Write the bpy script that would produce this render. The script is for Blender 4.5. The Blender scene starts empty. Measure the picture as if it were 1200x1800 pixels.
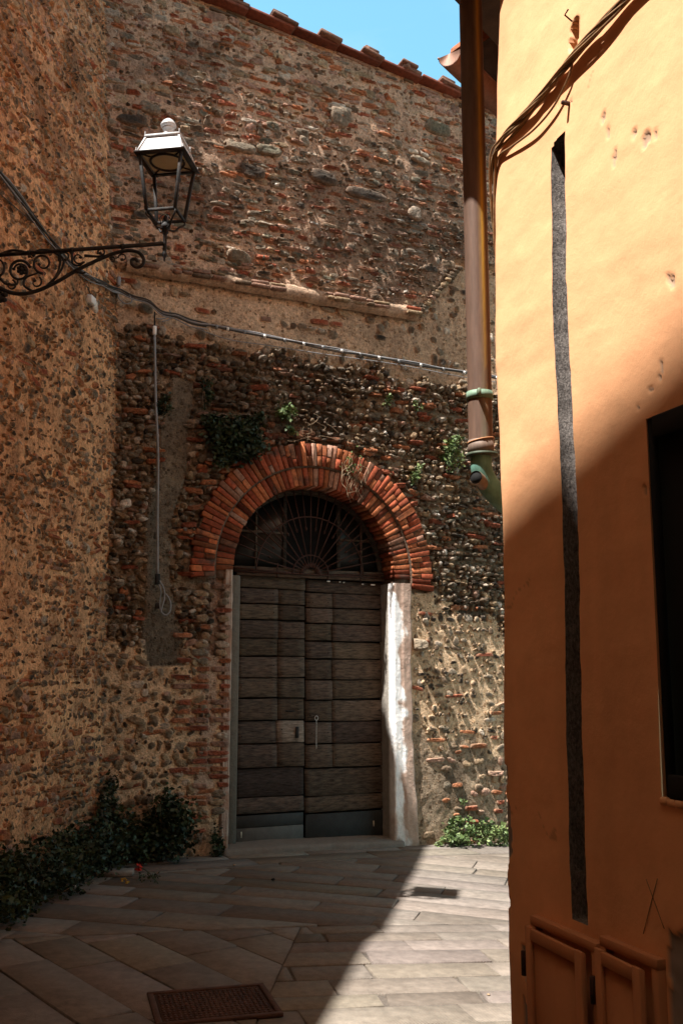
import bpy, math
import numpy as np
rng = np.random.default_rng(11)
PI = math.pi
sc = bpy.context.scene
COL = sc.collection

# ------------------------------------------------------------------ camera
PITCH = math.atan(290 / 1750)
CAMH = 1.65
cam = bpy.data.objects.new('camera', bpy.data.cameras.new('camera'))
COL.objects.link(cam)
cam.data.sensor_fit = 'VERTICAL'; cam.data.sensor_height = 36; cam.data.lens = 35.0
cam.location = (0, 0, CAMH); cam.rotation_euler = (PI / 2 + PITCH, 0, 0)
cam.data.clip_start = 0.05; cam.data.clip_end = 3000
sc.camera = cam

# ------------------------------------------------------------------ sky and sun
SEL = math.radians(64)
SH = np.array([-0.766, -0.643])                 # horizontal direction towards the sun
S = np.array([SH[0] * math.cos(SEL), SH[1] * math.cos(SEL), math.sin(SEL)])
world = bpy.data.worlds.new('World'); sc.world = world; world.use_nodes = True
nt = world.node_tree; nt.nodes.clear()
sky = nt.nodes.new('ShaderNodeTexSky'); sky.sky_type = 'NISHITA'; sky.sun_disc = False
sky.sun_elevation = SEL; sky.sun_rotation = math.atan2(SH[0], SH[1])
sky.air_density = 1.0; sky.dust_density = 1.6; sky.ozone_density = 0.6; sky.altitude = 50
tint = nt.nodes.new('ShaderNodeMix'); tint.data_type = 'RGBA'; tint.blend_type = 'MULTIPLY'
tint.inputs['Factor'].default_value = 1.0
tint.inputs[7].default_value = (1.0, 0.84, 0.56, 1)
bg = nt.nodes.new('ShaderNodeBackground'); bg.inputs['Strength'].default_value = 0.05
wo = nt.nodes.new('ShaderNodeOutputWorld')
geo = nt.nodes.new('ShaderNodeTexCoord'); sep = nt.nodes.new('ShaderNodeSeparateXYZ'); ramp = nt.nodes.new('ShaderNodeMapRange')
ramp.inputs[1].default_value = .68; ramp.inputs[2].default_value = .59; ramp.interpolation_type = 'SMOOTHSTEP'
haze = nt.nodes.new('ShaderNodeMix'); haze.data_type = 'RGBA'; haze.blend_type = 'MULTIPLY'; haze.inputs[7].default_value = (2.0, 3.75, 4.9, 1)
nt.links.new(geo.outputs['Generated'], sep.inputs[0]); nt.links.new(sep.outputs[2], ramp.inputs[0]); nt.links.new(ramp.outputs[0], haze.inputs[0])
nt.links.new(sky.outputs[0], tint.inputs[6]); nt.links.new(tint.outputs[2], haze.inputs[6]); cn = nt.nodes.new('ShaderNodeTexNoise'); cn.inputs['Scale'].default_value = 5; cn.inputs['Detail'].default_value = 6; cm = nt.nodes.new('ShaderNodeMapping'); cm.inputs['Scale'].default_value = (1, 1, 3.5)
cr0 = nt.nodes.new('ShaderNodeMapRange'); cr0.inputs[1].default_value = .45; cr0.inputs[2].default_value = .75; cr0.inputs[3].default_value = 0; cr0.inputs[4].default_value = .35
cx = nt.nodes.new('ShaderNodeMix'); cx.data_type = 'RGBA'; cx.blend_type = 'MULTIPLY'; cx.inputs[7].default_value = (2.2, 1.35, 1.15, 1)
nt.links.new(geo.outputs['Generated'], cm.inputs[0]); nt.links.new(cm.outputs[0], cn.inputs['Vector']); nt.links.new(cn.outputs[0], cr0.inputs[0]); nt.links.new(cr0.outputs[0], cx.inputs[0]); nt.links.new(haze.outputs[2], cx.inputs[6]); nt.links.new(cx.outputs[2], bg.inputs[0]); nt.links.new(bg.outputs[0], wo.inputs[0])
sun = bpy.data.objects.new('sun', bpy.data.lights.new('sun', 'SUN')); COL.objects.link(sun)
sun.data.energy = 5.0; sun.data.angle = math.radians(0.55); sun.data.color = (1.0, 0.96, 0.91)
sun.rotation_euler = (PI / 2 - SEL, 0, math.atan2(SH[1], SH[0]) + PI / 2)
sc.view_settings.view_transform = 'Standard'; sc.view_settings.look = 'None'
sc.view_settings.exposure = 1.42; sc.view_settings.gamma = 1
sc.cycles.max_bounces = 6; sc.cycles.diffuse_bounces = 4

# ------------------------------------------------------------------ frames
def A(*v): return np.array(v, float)
def ray(px, py):
    c = (px - 600) / 1750; d = (900 - py) / 1750
    return A(c, math.cos(PITCH) - d * math.sin(PITCH), math.sin(PITCH) + d * math.cos(PITCH))
CAM = A(0, 0, CAMH)
def hit(px, py, P0, n):                          # where a line of sight meets a real plane
    r = ray(px, py); P0 = np.asarray(P0, float); n = np.asarray(n, float)
    return CAM + r * (np.dot(P0 - CAM, n) / np.dot(r, n))

TH = math.radians(65)
WP = A(-.302, 10.0); WD = A(math.sin(TH), math.cos(TH)); WN = A(WD[1], -WD[0])      # door wall
LT = math.radians(9)
UC = -2.04                                                                          # the inner corner
LP = WP + UC * WD; LD = A(-math.sin(LT), -math.cos(LT)); LN = A(math.cos(LT), -math.sin(LT))   # left wall
RT = math.radians(-19.3)
_r = ray(893, 1700); RP = (_r * (3.45 / _r[1]))[:2]
RD = A(math.sin(RT), math.cos(RT)); RN = A(-RD[1], RD[0])                            # ochre wall (RN looks to the street)
T2 = math.radians(36.6); R2D = A(math.sin(T2), math.cos(T2)); R2N = A(-R2D[1], R2D[0])
TOPZ = 9.38

def W(u, z, o):
    u = np.asarray(u, float); z = np.asarray(z, float); o = np.asarray(o, float)
    return np.stack([WP[0] + u * WD[0] + o * WN[0], WP[1] + u * WD[1] + o * WN[1], z + 0 * u], -1)
def L(s, z, o):                                   # s runs from the corner towards the viewer
    s = np.asarray(s, float); z = np.asarray(z, float)
    o = np.asarray(o, float) - 0.052 * np.maximum(0, z - 4.6)
    return np.stack([LP[0] + s * LD[0] + o * LN[0], LP[1] + s * LD[1] + o * LN[1], z + 0 * s], -1)
def wpix(px, py, o=0.0):
    P = hit(px, py, [*(WP + o * WN), 0], [*WN, 0]); return float(np.dot(P[:2] - WP, WD)), float(P[2])
def lpix(px, py):
    P = hit(px, py, [*LP, 0], [*LN, 0]); return float(np.dot(P[:2] - LP, LD)), float(P[2])
def rprof(z):                                    # leaning face: the upper wall draws back a little
    return -.040 * np.clip((z - 2.75) / 1.1, 0, 2) ** 1.2 + .006 * np.sin(z * 2.1)
def rpix(px, py):
    o = 0.
    for _ in range(6): P = hit(px, py, [*(RP + o * RN), 0], [*RN, 0]); o = float(rprof(P[2]))
    return float(np.dot(P[:2] - RP, RD)), float(P[2])
def ground_h(x, y):
    x = np.asarray(x, float)
    a = np.clip(x, -2.5, 2.5); q = np.clip(a, -.6, .6)
    return -0.0325 * a - 0.0175 * np.where(np.abs(a) < .6, (q * q + .36) / 1.2, np.abs(a)) + .00525 + 0 * np.asarray(y, float)
def gpix(px, py):
    P = hit(px, py, [0, 0, 0], [0, 0, 1])
    for _ in range(3): P = hit(px, py, [0, 0, float(ground_h(P[0], P[1]))], [0, 0, 1])
    return P

# ------------------------------------------------------------------ noise
class Noise:
    def __init__(s, seed): s.t = np.random.default_rng(seed).random((256, 256))
    def __call__(s, x, y, sc_=1.0, octv=1, gain=.5):
        x = np.asarray(x, float) / sc_; y = np.asarray(y, float) / sc_; out = 0; a = 1; tot = 0
        for k in range(octv):
            xi = np.floor(x).astype(int); yi = np.floor(y).astype(int); fx = x - xi; fy = y - yi
            fx = fx * fx * (3 - 2 * fx); fy = fy * fy * (3 - 2 * fy)
            g = lambda i, j: s.t[(xi + i) & 255, (yi + j) & 255]
            out = out + a * ((g(0, 0) * (1 - fx) + g(1, 0) * fx) * (1 - fy) + (g(0, 1) * (1 - fx) + g(1, 1) * fx) * fy)
            tot += a; a *= gain; x = x * 2.03 + 17.3; y = y * 2.03 + 5.7
        return out / tot
N1 = Noise(1); N2 = Noise(2); N3 = Noise(3)

# ------------------------------------------------------------------ mesh tools
class MB:
    def __init__(s): s.V = []; s.F = []; s.C = []; s.n = 0
    def add(s, V, F, col=None):
        V = np.asarray(V, float).reshape(-1, 3)
        for f in (F if isinstance(F, list) else [F]):
            f = np.asarray(f, int)
            if f.ndim == 1: f = f[None]
            if len(f): s.F.append(f + s.n)
        s.V.append(V)
        c = np.ones((len(V), 4)); 
        if col is not None: c[:, :3] = np.asarray(col, float)
        s.C.append(c); s.n += len(V); return s
    def build(s, name, mat, parent=None, loc=None, smooth=False):
        V = np.concatenate(s.V); C_ = np.concatenate(s.C)
        o0 = A(0, 0, 0)
        if parent is not None:
            r = parent
            while r.parent is not None: r = r.parent
            o0 = A(*r.location)
        elif loc is not None: o0 = A(*loc)
        me = bpy.data.meshes.new(name)
        me.vertices.add(len(V)); me.vertices.foreach_set('co', (V - o0).ravel())
        loops = np.concatenate([f.ravel() for f in s.F]); sizes = np.concatenate([np.full(len(f), f.shape[1]) for f in s.F])
        me.loops.add(len(loops)); me.loops.foreach_set('vertex_index', loops.astype(np.int32))
        me.polygons.add(len(sizes)); me.polygons.foreach_set('loop_start', np.concatenate([[0], np.cumsum(sizes)[:-1]]).astype(np.int32))
        me.update(calc_edges=True); me.validate()
        at = me.color_attributes.new('Col', 'FLOAT_COLOR', 'POINT'); at.data.foreach_set('color', C_.ravel())
        if smooth: me.polygons.foreach_set('use_smooth', np.ones(len(me.polygons), bool))
        me.materials.append(mat)
        ob = bpy.data.objects.new(name, me); COL.objects.link(ob)
        if parent is not None: ob.parent = parent
        elif loc is not None: ob.location = loc
        return ob
def tag(o, label=None, cat=None, group=None, kind=None):
    if label: o['label'] = label
    if cat: o['category'] = cat
    if group: o['group'] = group
    if kind: o['kind'] = kind
    return o
def thing(name, loc, label, cat, group=None):
    o = bpy.data.objects.new(name, None); COL.objects.link(o); o.location = [float(v) for v in loc]; o.empty_display_size = .1
    return tag(o, label, cat, group)

BF = np.array([[0, 3, 2, 1], [4, 5, 6, 7], [0, 1, 5, 4], [1, 2, 6, 5], [2, 3, 7, 6], [3, 0, 4, 7]])
def hexa(P): return np.asarray(P, float), BF      # 4 lower corners then 4 upper corners
def box(m, c, sz, ax=None, col=None):
    c = A(*c); ax = np.eye(3) if ax is None else np.asarray(ax, float)
    P = [c + sum(ax[i] * sg[i] * sz[i] / 2 for i in range(3)) for sg in ((-1, -1, -1), (1, -1, -1), (1, 1, -1), (-1, 1, -1), (-1, -1, 1), (1, -1, 1), (1, 1, 1), (-1, 1, 1))]
    m.add(P, BF, col)
def bbox(m, c, sz, ax=None, col=None, b=.004):    # box with chamfered edges
    c = A(*c); ax = np.eye(3) if ax is None else np.asarray(ax, float); V = []; ix = {}
    for k in range(3):
        for sx in (-1, 1):
            for sy in (-1, 1):
                for sz_ in (-1, 1):
                    s3 = (sx, sy, sz_); l = [s3[i] * (sz[i] / 2 - (0 if i == k else b)) for i in range(3)]
                    ix[(k, s3)] = len(V); V.append(c + sum(ax[i] * l[i] for i in range(3)))
    Fq = []; Ft = []
    for k in range(3):
        i, j = (k + 1) % 3, (k + 2) % 3
        for sg in (-1, 1):
            q = []
            for a, b2 in ((-1, -1), (1, -1), (1, 1), (-1, 1)):
                t = [0, 0, 0]; t[k] = sg; t[i] = a; t[j] = b2; q.append(ix[(k, tuple(t))])
            Fq.append(q if sg > 0 else q[::-1])
        for a in (-1, 1):                          # edges along axis k, between faces i and j
            for b2 in (-1, 1):
                t0 = [0, 0, 0]; t1 = [0, 0, 0]; t0[i] = t1[i] = a; t0[j] = t1[j] = b2; t0[k] = -1; t1[k] = 1
                q = [ix[(i, tuple(t0))], ix[(i, tuple(t1))], ix[(j, tuple(t1))], ix[(j, tuple(t0))]]
                Fq.append(q if a * b2 < 0 else q[::-1])
    for sx in (-1, 1):
        for sy in (-1, 1):
            for sz_ in (-1, 1):
                t = (sx, sy, sz_); q = [ix[(0, t)], ix[(1, t)], ix[(2, t)]]
                Ft.append(q if sx * sy * sz_ > 0 else q[::-1])
    m.add(V, [np.array(Fq), np.array(Ft)], col)
def tube(m, pts, r, seg=8, col=None, cap=True):
    P = np.asarray(pts, float); n = len(P); r = np.broadcast_to(np.asarray(r, float), (n,))
    T = np.gradient(P, axis=0); T /= np.linalg.norm(T, axis=1)[:, None] + 1e-12
    up = A(0, 0, 1) if abs(T[0][2]) < .9 else A(1, 0, 0)
    Nn = np.cross(T[0], up); Nn /= np.linalg.norm(Nn); V = []
    for i in range(n):
        Nn = Nn - T[i] * np.dot(Nn, T[i]); Nn /= np.linalg.norm(Nn) + 1e-12; B = np.cross(T[i], Nn)
        a = np.arange(seg) * 2 * PI / seg
        V.append(P[i] + r[i] * (np.cos(a)[:, None] * Nn + np.sin(a)[:, None] * B))
    V = np.concatenate(V); F = []
    for i in range(n - 1):
        for j in range(seg):
            F.append([i * seg + j, i * seg + (j + 1) % seg, (i + 1) * seg + (j + 1) % seg, (i + 1) * seg + j])
    fs = [np.array(F)]
    if cap: fs += [np.arange(seg)[::-1][None], (np.arange(seg) + (n - 1) * seg)[None]]
    m.add(V, fs, col)
def smooth_path(pts, n=8):                        # Catmull-Rom
    P = np.asarray(pts, float); P = np.vstack([2 * P[0] - P[1], P, 2 * P[-1] - P[-2]]); out = []
    for i in range(1, len(P) - 2):
        for t in np.arange(n) / n:
            out.append(.5 * ((2 * P[i]) + (-P[i - 1] + P[i + 1]) * t + (2 * P[i - 1] - 5 * P[i] + 4 * P[i + 1] - P[i + 2]) * t * t + (-P[i - 1] + 3 * P[i] - 3 * P[i + 1] + P[i + 2]) * t ** 3))
    out.append(P[-2]); return np.array(out)
def lathe(m, c, prof, seg=16, col=None, axis=None):
    c = A(*c); a = np.arange(seg) * 2 * PI / seg; V = []
    for r, z in prof: V.append(np.stack([c[0] + r * np.cos(a), c[1] + r * np.sin(a), np.full(seg, c[2] + z)], -1))
    V = np.concatenate(V); F = []
    for i in range(len(prof) - 1):
        for j in range(seg): F.append([i * seg + j, i * seg + (j + 1) % seg, (i + 1) * seg + (j + 1) % seg, (i + 1) * seg + j])
    m.add(V, np.array(F), col)
def grid_faces(nu, nz, keep=None):
    i, j = np.meshgrid(np.arange(nu - 1), np.arange(nz - 1), indexing='ij')
    if keep is not None: i = i[keep]; j = j[keep]
    i = i.ravel(); j = j.ravel(); a = i * nz + j
    return np.stack([a, a + nz, a + nz + 1, a + 1], -1)

# ------------------------------------------------------------------ materials
def mat(name, base=(.5, .5, .5), rough=.85, attr=False, var=.25, scale=30., bump=.3, bscale=60., metal=0., spec=.3,
        tint2=None, t2scale=3., t2lo=.5, t2hi=.7, stretch=None, bdist=.01, fine=True):
    m = bpy.data.materials.new(name); m.use_nodes = True; t = m.node_tree; t.nodes.clear(); n = t.nodes.new; l = t.links.new
    out = n('ShaderNodeOutputMaterial'); b = n('ShaderNodeBsdfPrincipled'); l(b.outputs[0], out.inputs[0])
    tc = n('ShaderNodeTexCoord'); vec = tc.outputs['Object']
    if stretch is not None:
        mp = n('ShaderNodeMapping'); mp.inputs['Scale'].default_value = stretch; l(vec, mp.inputs[0]); vec = mp.outputs[0]
    if attr:
        a = n('ShaderNodeAttribute'); a.attribute_name = 'Col'; c = a.outputs['Color']
    else:
        r = n('ShaderNodeRGB'); r.outputs[0].default_value = (*base, 1); c = r.outputs[0]
    if tint2 is not None:
        nz = n('ShaderNodeTexNoise'); nz.inputs['Scale'].default_value = t2scale; nz.inputs['Detail'].default_value = 8; l(vec, nz.inputs['Vector'])
        mr = n('ShaderNodeMapRange'); mr.inputs[1].default_value = t2lo; mr.inputs[2].default_value = t2hi; l(nz.outputs[0], mr.inputs[0])
        mx = n('ShaderNodeMix'); mx.data_type = 'RGBA'; l(mr.outputs[0], mx.inputs[0]); l(c, mx.inputs[6]); mx.inputs[7].default_value = (*tint2, 1); c = mx.outputs[2]
    nz = n('ShaderNodeTexNoise'); nz.inputs['Scale'].default_value = scale; nz.inputs['Detail'].default_value = 10; nz.inputs['Roughness'].default_value = .65; l(vec, nz.inputs['Vector'])
    mr = n('ShaderNodeMapRange'); mr.inputs[1].default_value = .3; mr.inputs[2].default_value = .7; mr.inputs[3].default_value = 1 - var; mr.inputs[4].default_value = 1 + var; l(nz.outputs[0], mr.inputs[0])
    vm = n('ShaderNodeVectorMath'); vm.operation = 'SCALE'; l(c, vm.inputs[0]); l(mr.outputs[0], vm.inputs['Scale']); l(vm.outputs[0], b.inputs['Base Color'])
    b.inputs['Roughness'].default_value = rough; b.inputs['Metallic'].default_value = metal; b.inputs['Specular IOR Level'].default_value = spec
    if bump:
        nb = n('ShaderNodeTexNoise'); nb.inputs['Scale'].default_value = bscale; nb.inputs['Detail'].default_value = 8; nb.inputs['Roughness'].default_value = .7; l(vec, nb.inputs['Vector'])
        bp = n('ShaderNodeBump'); bp.inputs['Strength'].default_value = bump; bp.inputs['Distance'].default_value = bdist; l(nb.outputs[0], bp.inputs['Height']); l(bp.outputs[0], b.inputs['Normal'])
    return m
M = {}
M['masonry'] = mat('masonry', attr=True, var=.5, scale=32, bump=1.0, bscale=38, spec=.12, rough=.95, bdist=.028)
def gravel_mat():
    m = mat('mortar', attr=True, var=.42, scale=30, bump=1.0, bscale=60, spec=.12, rough=.95, bdist=.022)
    t = m.node_tree; n = t.nodes.new; l = t.links.new; b = [x for x in t.nodes if x.type == 'BSDF_PRINCIPLED'][0]
    src = b.inputs['Base Color'].links[0].from_socket; tc = [x for x in t.nodes if x.type == 'TEX_COORD'][0]
    wn = n('ShaderNodeTexNoise'); wn.inputs['Scale'].default_value = 25; l(tc.outputs['Object'], wn.inputs['Vector'])
    ad = n('ShaderNodeVectorMath'); ad.operation = 'MULTIPLY_ADD'; ad.inputs[1].default_value = (.03, .03, .03); l(wn.outputs['Color'], ad.inputs[0]); l(tc.outputs['Object'], ad.inputs[2])
    for sc_, th_, dk in ((34, .66, .42), (62, .62, .55), (21, .80, .36)):
        v = n('ShaderNodeTexVoronoi'); v.inputs['Scale'].default_value = sc_; l(ad.outputs[0], v.inputs['Vector'])
        sp_ = n('ShaderNodeSeparateColor'); l(v.outputs['Color'], sp_.inputs[0])
        g1_ = n('ShaderNodeMath'); g1_.operation = 'GREATER_THAN'; g1_.inputs[1].default_value = th_; l(sp_.outputs[0], g1_.inputs[0])
        g2_ = n('ShaderNodeMapRange'); g2_.inputs[1].default_value = .48; g2_.inputs[2].default_value = .38; l(v.outputs['Distance'], g2_.inputs[0])
        mu = n('ShaderNodeMath'); mu.operation = 'MULTIPLY'; l(g1_.outputs[0], mu.inputs[0]); l(g2_.outputs[0], mu.inputs[1])
        cr_ = n('ShaderNodeMix'); cr_.data_type = 'RGBA'; cr_.inputs[6].default_value = (dk, dk * .92, dk * .85, 1); cr_.inputs[7].default_value = (1.15, 1.08, 1.0, 1); l(sp_.outputs[1], cr_.inputs[0])
        mx = n('ShaderNodeMix'); mx.data_type = 'RGBA'; mx.blend_type = 'MULTIPLY'; l(mu.outputs[0], mx.inputs[0]); l(src, mx.inputs[6]); l(cr_.outputs[2], mx.inputs[7]); src = mx.outputs[2]
        bp = n('ShaderNodeBump'); bp.inputs['Strength'].default_value = .6; bp.inputs['Distance'].default_value = .012; l(mu.outputs[0], bp.inputs['Height']); l(b.inputs['Normal'].links[0].from_socket, bp.inputs['Normal']); l(bp.outputs[0], b.inputs['Normal'])
    l(src, b.inputs['Base Color']); return m
M['mortar'] = gravel_mat()
M['brick'] = mat('arch_brick', attr=True, var=.45, scale=30, bump=.5, bscale=70, spec=.12, rough=.95, bdist=.006, tint2=(.07, .045, .035), t2scale=5, t2lo=.58, t2hi=.72)
M['plaster'] = mat('lime_plaster', attr=True, var=.15, scale=18, bump=.7, bscale=28, spec=.15, rough=.95, bdist=.02)
M['ochre'] = mat('ochre_plaster', attr=True, var=.07, scale=7, bump=.22, bscale=35, spec=.2, rough=.75, bdist=.008)
M['concrete'] = mat('rough_concrete', (.22, .19, .17), var=.7, scale=130, bump=1.0, bscale=150, rough=.95, bdist=.012, stretch=(1, 1, .5))
M['paving'] = mat('paving_stone', attr=True, var=.26, scale=16, bump=.8, bscale=55, rough=.75, spec=.3, bdist=.006)
def scored(m):
    t = m.node_tree; n = t.nodes.new; l = t.links.new; b = [x for x in t.nodes if x.type == 'BSDF_PRINCIPLED'][0]; tc = [x for x in t.nodes if x.type == 'TEX_COORD'][0]
    mp = n('ShaderNodeMapping'); mp.inputs['Rotation'].default_value = (0, 0, math.radians(38)); l(tc.outputs['Object'], mp.inputs[0])
    w = n('ShaderNodeTexWave'); w.inputs['Scale'].default_value = 26; w.inputs['Distortion'].default_value = 1.2; w.inputs['Detail'].default_value = 3; l(mp.outputs[0], w.inputs['Vector'])
    ns = n('ShaderNodeTexNoise'); ns.inputs['Scale'].default_value = 1.6; l(tc.outputs['Object'], ns.inputs['Vector']); mr = n('ShaderNodeMapRange'); mr.inputs[1].default_value = .45; mr.inputs[2].default_value = .62; mr.inputs[4].default_value = .8; l(ns.outputs[0], mr.inputs[0])
    mu = n('ShaderNodeMath'); mu.operation = 'MULTIPLY'; l(w.outputs[0], mu.inputs[0]); l(mr.outputs[0], mu.inputs[1])
    bp = n('ShaderNodeBump'); bp.inputs['Strength'].default_value = .5; bp.inputs['Distance'].default_value = .004; l(mu.outputs[0], bp.inputs['Height']); l(b.inputs['Normal'].links[0].from_socket, bp.inputs['Normal']); l(bp.outputs[0], b.inputs['Normal'])
    src = b.inputs['Base Color'].links[0].from_socket; mx = n('ShaderNodeMix'); mx.data_type = 'RGBA'; mx.blend_type = 'MULTIPLY'; l(mu.outputs[0], mx.inputs[0]); l(src, mx.inputs[6]); mx.inputs[7].default_value = (.78, .76, .74, 1); l(mx.outputs[2], b.inputs['Base Color'])
scored(M['paving'])
M['joint'] = mat('joint_sand', (.10, .083, .068), var=.3, scale=30, bump=.5)
M['earth'] = mat('earth', (.12, .10, .08), var=.3, scale=2, bump=.4)
M['wood'] = mat('weathered_wood', attr=True, var=.75, scale=9, bump=1.0, bscale=12, rough=.85, spec=.2, stretch=(1.2, 1.2, 7), bdist=.008)
M['darkwood'] = mat('dark_wood', (.05, .038, .03), var=.4, scale=10, bump=.6, bscale=20, stretch=(1, 1, 8))
M['kick'] = mat('grey_painted_metal', attr=True, var=.25, scale=12, bump=.2, bscale=40, rough=.7)
M['rust'] = mat('rusty_iron', (.050, .022, .015), var=.5, scale=40, bump=.5, bscale=90, rough=.85, metal=.0)
M['iron'] = mat('black_iron', (.014, .0135, .013), var=.4, scale=30, bump=.3, bscale=90, rough=.7, spec=.25, tint2=(.05, .038, .03), t2scale=14, t2lo=.5, t2hi=.75)
M['lamp_sunlit'] = mat('sunlit_lamp_grey', (.42, .43, .44), var=.25, scale=60, bump=.2, rough=.5, spec=.4)  # pale grey puts the sun's brightness on the lantern top into the colour
M['reflector'] = mat('yellowed_reflector', (.42, .33, .19), var=.1, scale=10, bump=0, rough=.6)
M['cable'] = mat('cable_sheath', (.05, .045, .04), var=.3, scale=20, bump=0, rough=.55)
M['greycable'] = mat('grey_cable_sheath', (.22, .22, .225), var=.2, scale=20, bump=0, rough=.5)
M['brown_cable'] = mat('painted_cable', (.24, .135, .06), var=.4, scale=25, bump=.3, rough=.6)
M['white'] = mat('white_plastic', (.7, .69, .67), var=.1, scale=20, bump=0, rough=.5)
M['dark'] = mat('dark_interior', (.006, .0055, .005), var=.2, scale=3, bump=0, rough=.9)  # near-black; in the doorway and openings it stands in for unlit depth
M['pane'] = mat('dirty_pane', (.012, .014, .013), var=.6, scale=7, bump=.1, rough=.35, spec=.5, tint2=(.06, .056, .048), t2scale=9, t2lo=.62, t2hi=.78)
M['tile'] = mat('roof_tile', attr=True, var=.4, scale=25, bump=.6, bscale=50, rough=.9)
M['steel'] = mat('bright_chain', (.55, .53, .5), var=.1, rough=.35, metal=.8, bump=0)
M['manhole'] = mat('rusty_cast_iron', (.085, .045, .033), var=.4, scale=20, bump=.4, rough=.75, metal=.2)
M['stem'] = mat('dry_stem', (.30, .21, .13), var=.3, scale=30, bump=.2)
M['red'] = mat('red_petal', (.55, .03, .015), var=.2, scale=40, bump=0)
M['yellow'] = mat('yellow_petal', (.55, .30, .04), var=.2, scale=40, bump=0)
def leaf_mat(name):
    m = mat(name, attr=True, var=.25, scale=20, bump=0, rough=.55, spec=.35)
    b = [x for x in m.node_tree.nodes if x.type == 'BSDF_PRINCIPLED'][0]
    b.inputs['Subsurface Weight'].default_value = 0
    return m
M['leaf'] = leaf_mat('leaf')
def pipe_mat():
    m = mat('copper_pipe', attr=True, var=.22, scale=10, bump=.15, bscale=20, rough=.6, spec=.3, metal=.15, stretch=(6, 6, .8))
    return m
M['copper'] = pipe_mat()

# ------------------------------------------------------------------ stone packing
PAL = dict(
    grey=A(.205, .165, .12), brown=A(.155, .108, .072), dark=A(.06, .048, .038), tan=A(.31, .215, .13), pale=A(.44, .36, .28),
    red=A(.30, .085, .045), orange=A(.40, .15, .07), rose=A(.36, .21, .15), white=A(.55, .50, .44), green=A(.15, .135, .095))
def pick(ws):
    k = list(ws); w = np.array([ws[x] for x in k], float); return k[rng.choice(len(k), p=w / w.sum())]
RR = np.array([0, .42, .72, .9, 1.0, 1.04]); KS = 12
CP_R = np.array([1, .93, .74, .42, .02, -.6]); CP_F = np.array([1, 1, .97, .85, .2, -.6])
def stones(m, st, frame, noise_amp=.15):
    """st: list of (u, z, w, h, rot, base_o, prot, expo, flat, col, mortarcol, smear)"""
    if not st: return
    N = len(st); g = lambda i: np.array([s[i] for s in st], float)
    u, z, w, h, rot, bo, pr, ex, fl = [g(i) for i in range(9)]
    col = np.array([s[9] for s in st]); mc = np.array([s[10] for s in st]); sm = g(11)
    th = (np.arange(KS) + .5) * 2 * PI / KS
    ca, sa = np.cos(th), np.sin(th)
    rho = (np.abs(ca)[None] ** ex[:, None] + np.abs(sa)[None] ** ex[:, None]) ** (-1 / ex[:, None])
    mod = 1 + sum(noise_amp / k * rng.normal(size=(N, 1)) * np.cos(k * th[None] + rng.uniform(0, 6.3, (N, 1))) for k in (2, 3, 5))
    rho = rho * (1 + (mod - 1) * np.where(ex > 3.5, .6, 1)[:, None]) * (1 + rng.normal(0, .045, (N, KS)))
    R = RR[None, :, None] * np.ones((N, 1, KS))
    a = R * (rho * ca[None])[:, None, :]; b = R * (rho * sa[None])[:, None, :]
    cp = CP_R[None, :] * (1 - fl[:, None]) + CP_F[None, :] * fl[:, None]
    c = cp[:, :, None] * np.ones((1, 1, KS))
    tilt = rng.normal(0, .25, (N, 2)); 
    rough = rng.normal(0, .13, (N, len(RR), KS)); rough[:, 0] = rough[:, 0, :1]; rough[:, -1] = 0
    c = c + np.where(c > 0, (tilt[:, :1, None] * a + tilt[:, 1:, None] * b) * .8 + rough, 0)
    cr, sr = np.cos(rot)[:, None, None], np.sin(rot)[:, None, None]
    x = a * w[:, None, None] / 2; y = b * h[:, None, None] / 2
    U = u[:, None, None] + x * cr - y * sr; Zz = z[:, None, None] + x * sr + y * cr
    O = bo[:, None, None] + c * pr[:, None, None]
    V = frame(U, Zz, O).reshape(-1, 3)
    shade = 1 + rng.normal(0, .10, (N, len(RR), KS))
    f = np.clip((R - .62) / .4, 0, 1) * sm[:, None, None]
    cc = col[:, None, None, :] * shade[..., None]; cc = cc * (1 - f[..., None]) + mc[:, None, None, :] * f[..., None]
    base = (np.arange(N) * len(RR) * KS)[:, None]
    q = []
    for r in range(1, len(RR) - 1):
        for k in range(KS):
            q.append([r * KS + k, (r + 1) * KS + k, (r + 1) * KS + (k + 1) % KS, r * KS + (k + 1) % KS])
    # innermost ring collapses to the centre
    t3 = [[0, KS + k, KS + (k + 1) % KS] for k in range(KS)]
    q = np.array(q); t3 = np.array(t3)
    m.add(V, [(q[None] + base[:, :, None]).reshape(-1, 4), (t3[None] + base[:, :, None]).reshape(-1, 3)], np.clip(cc, 0.004, .9).reshape(-1, 3))
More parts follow.
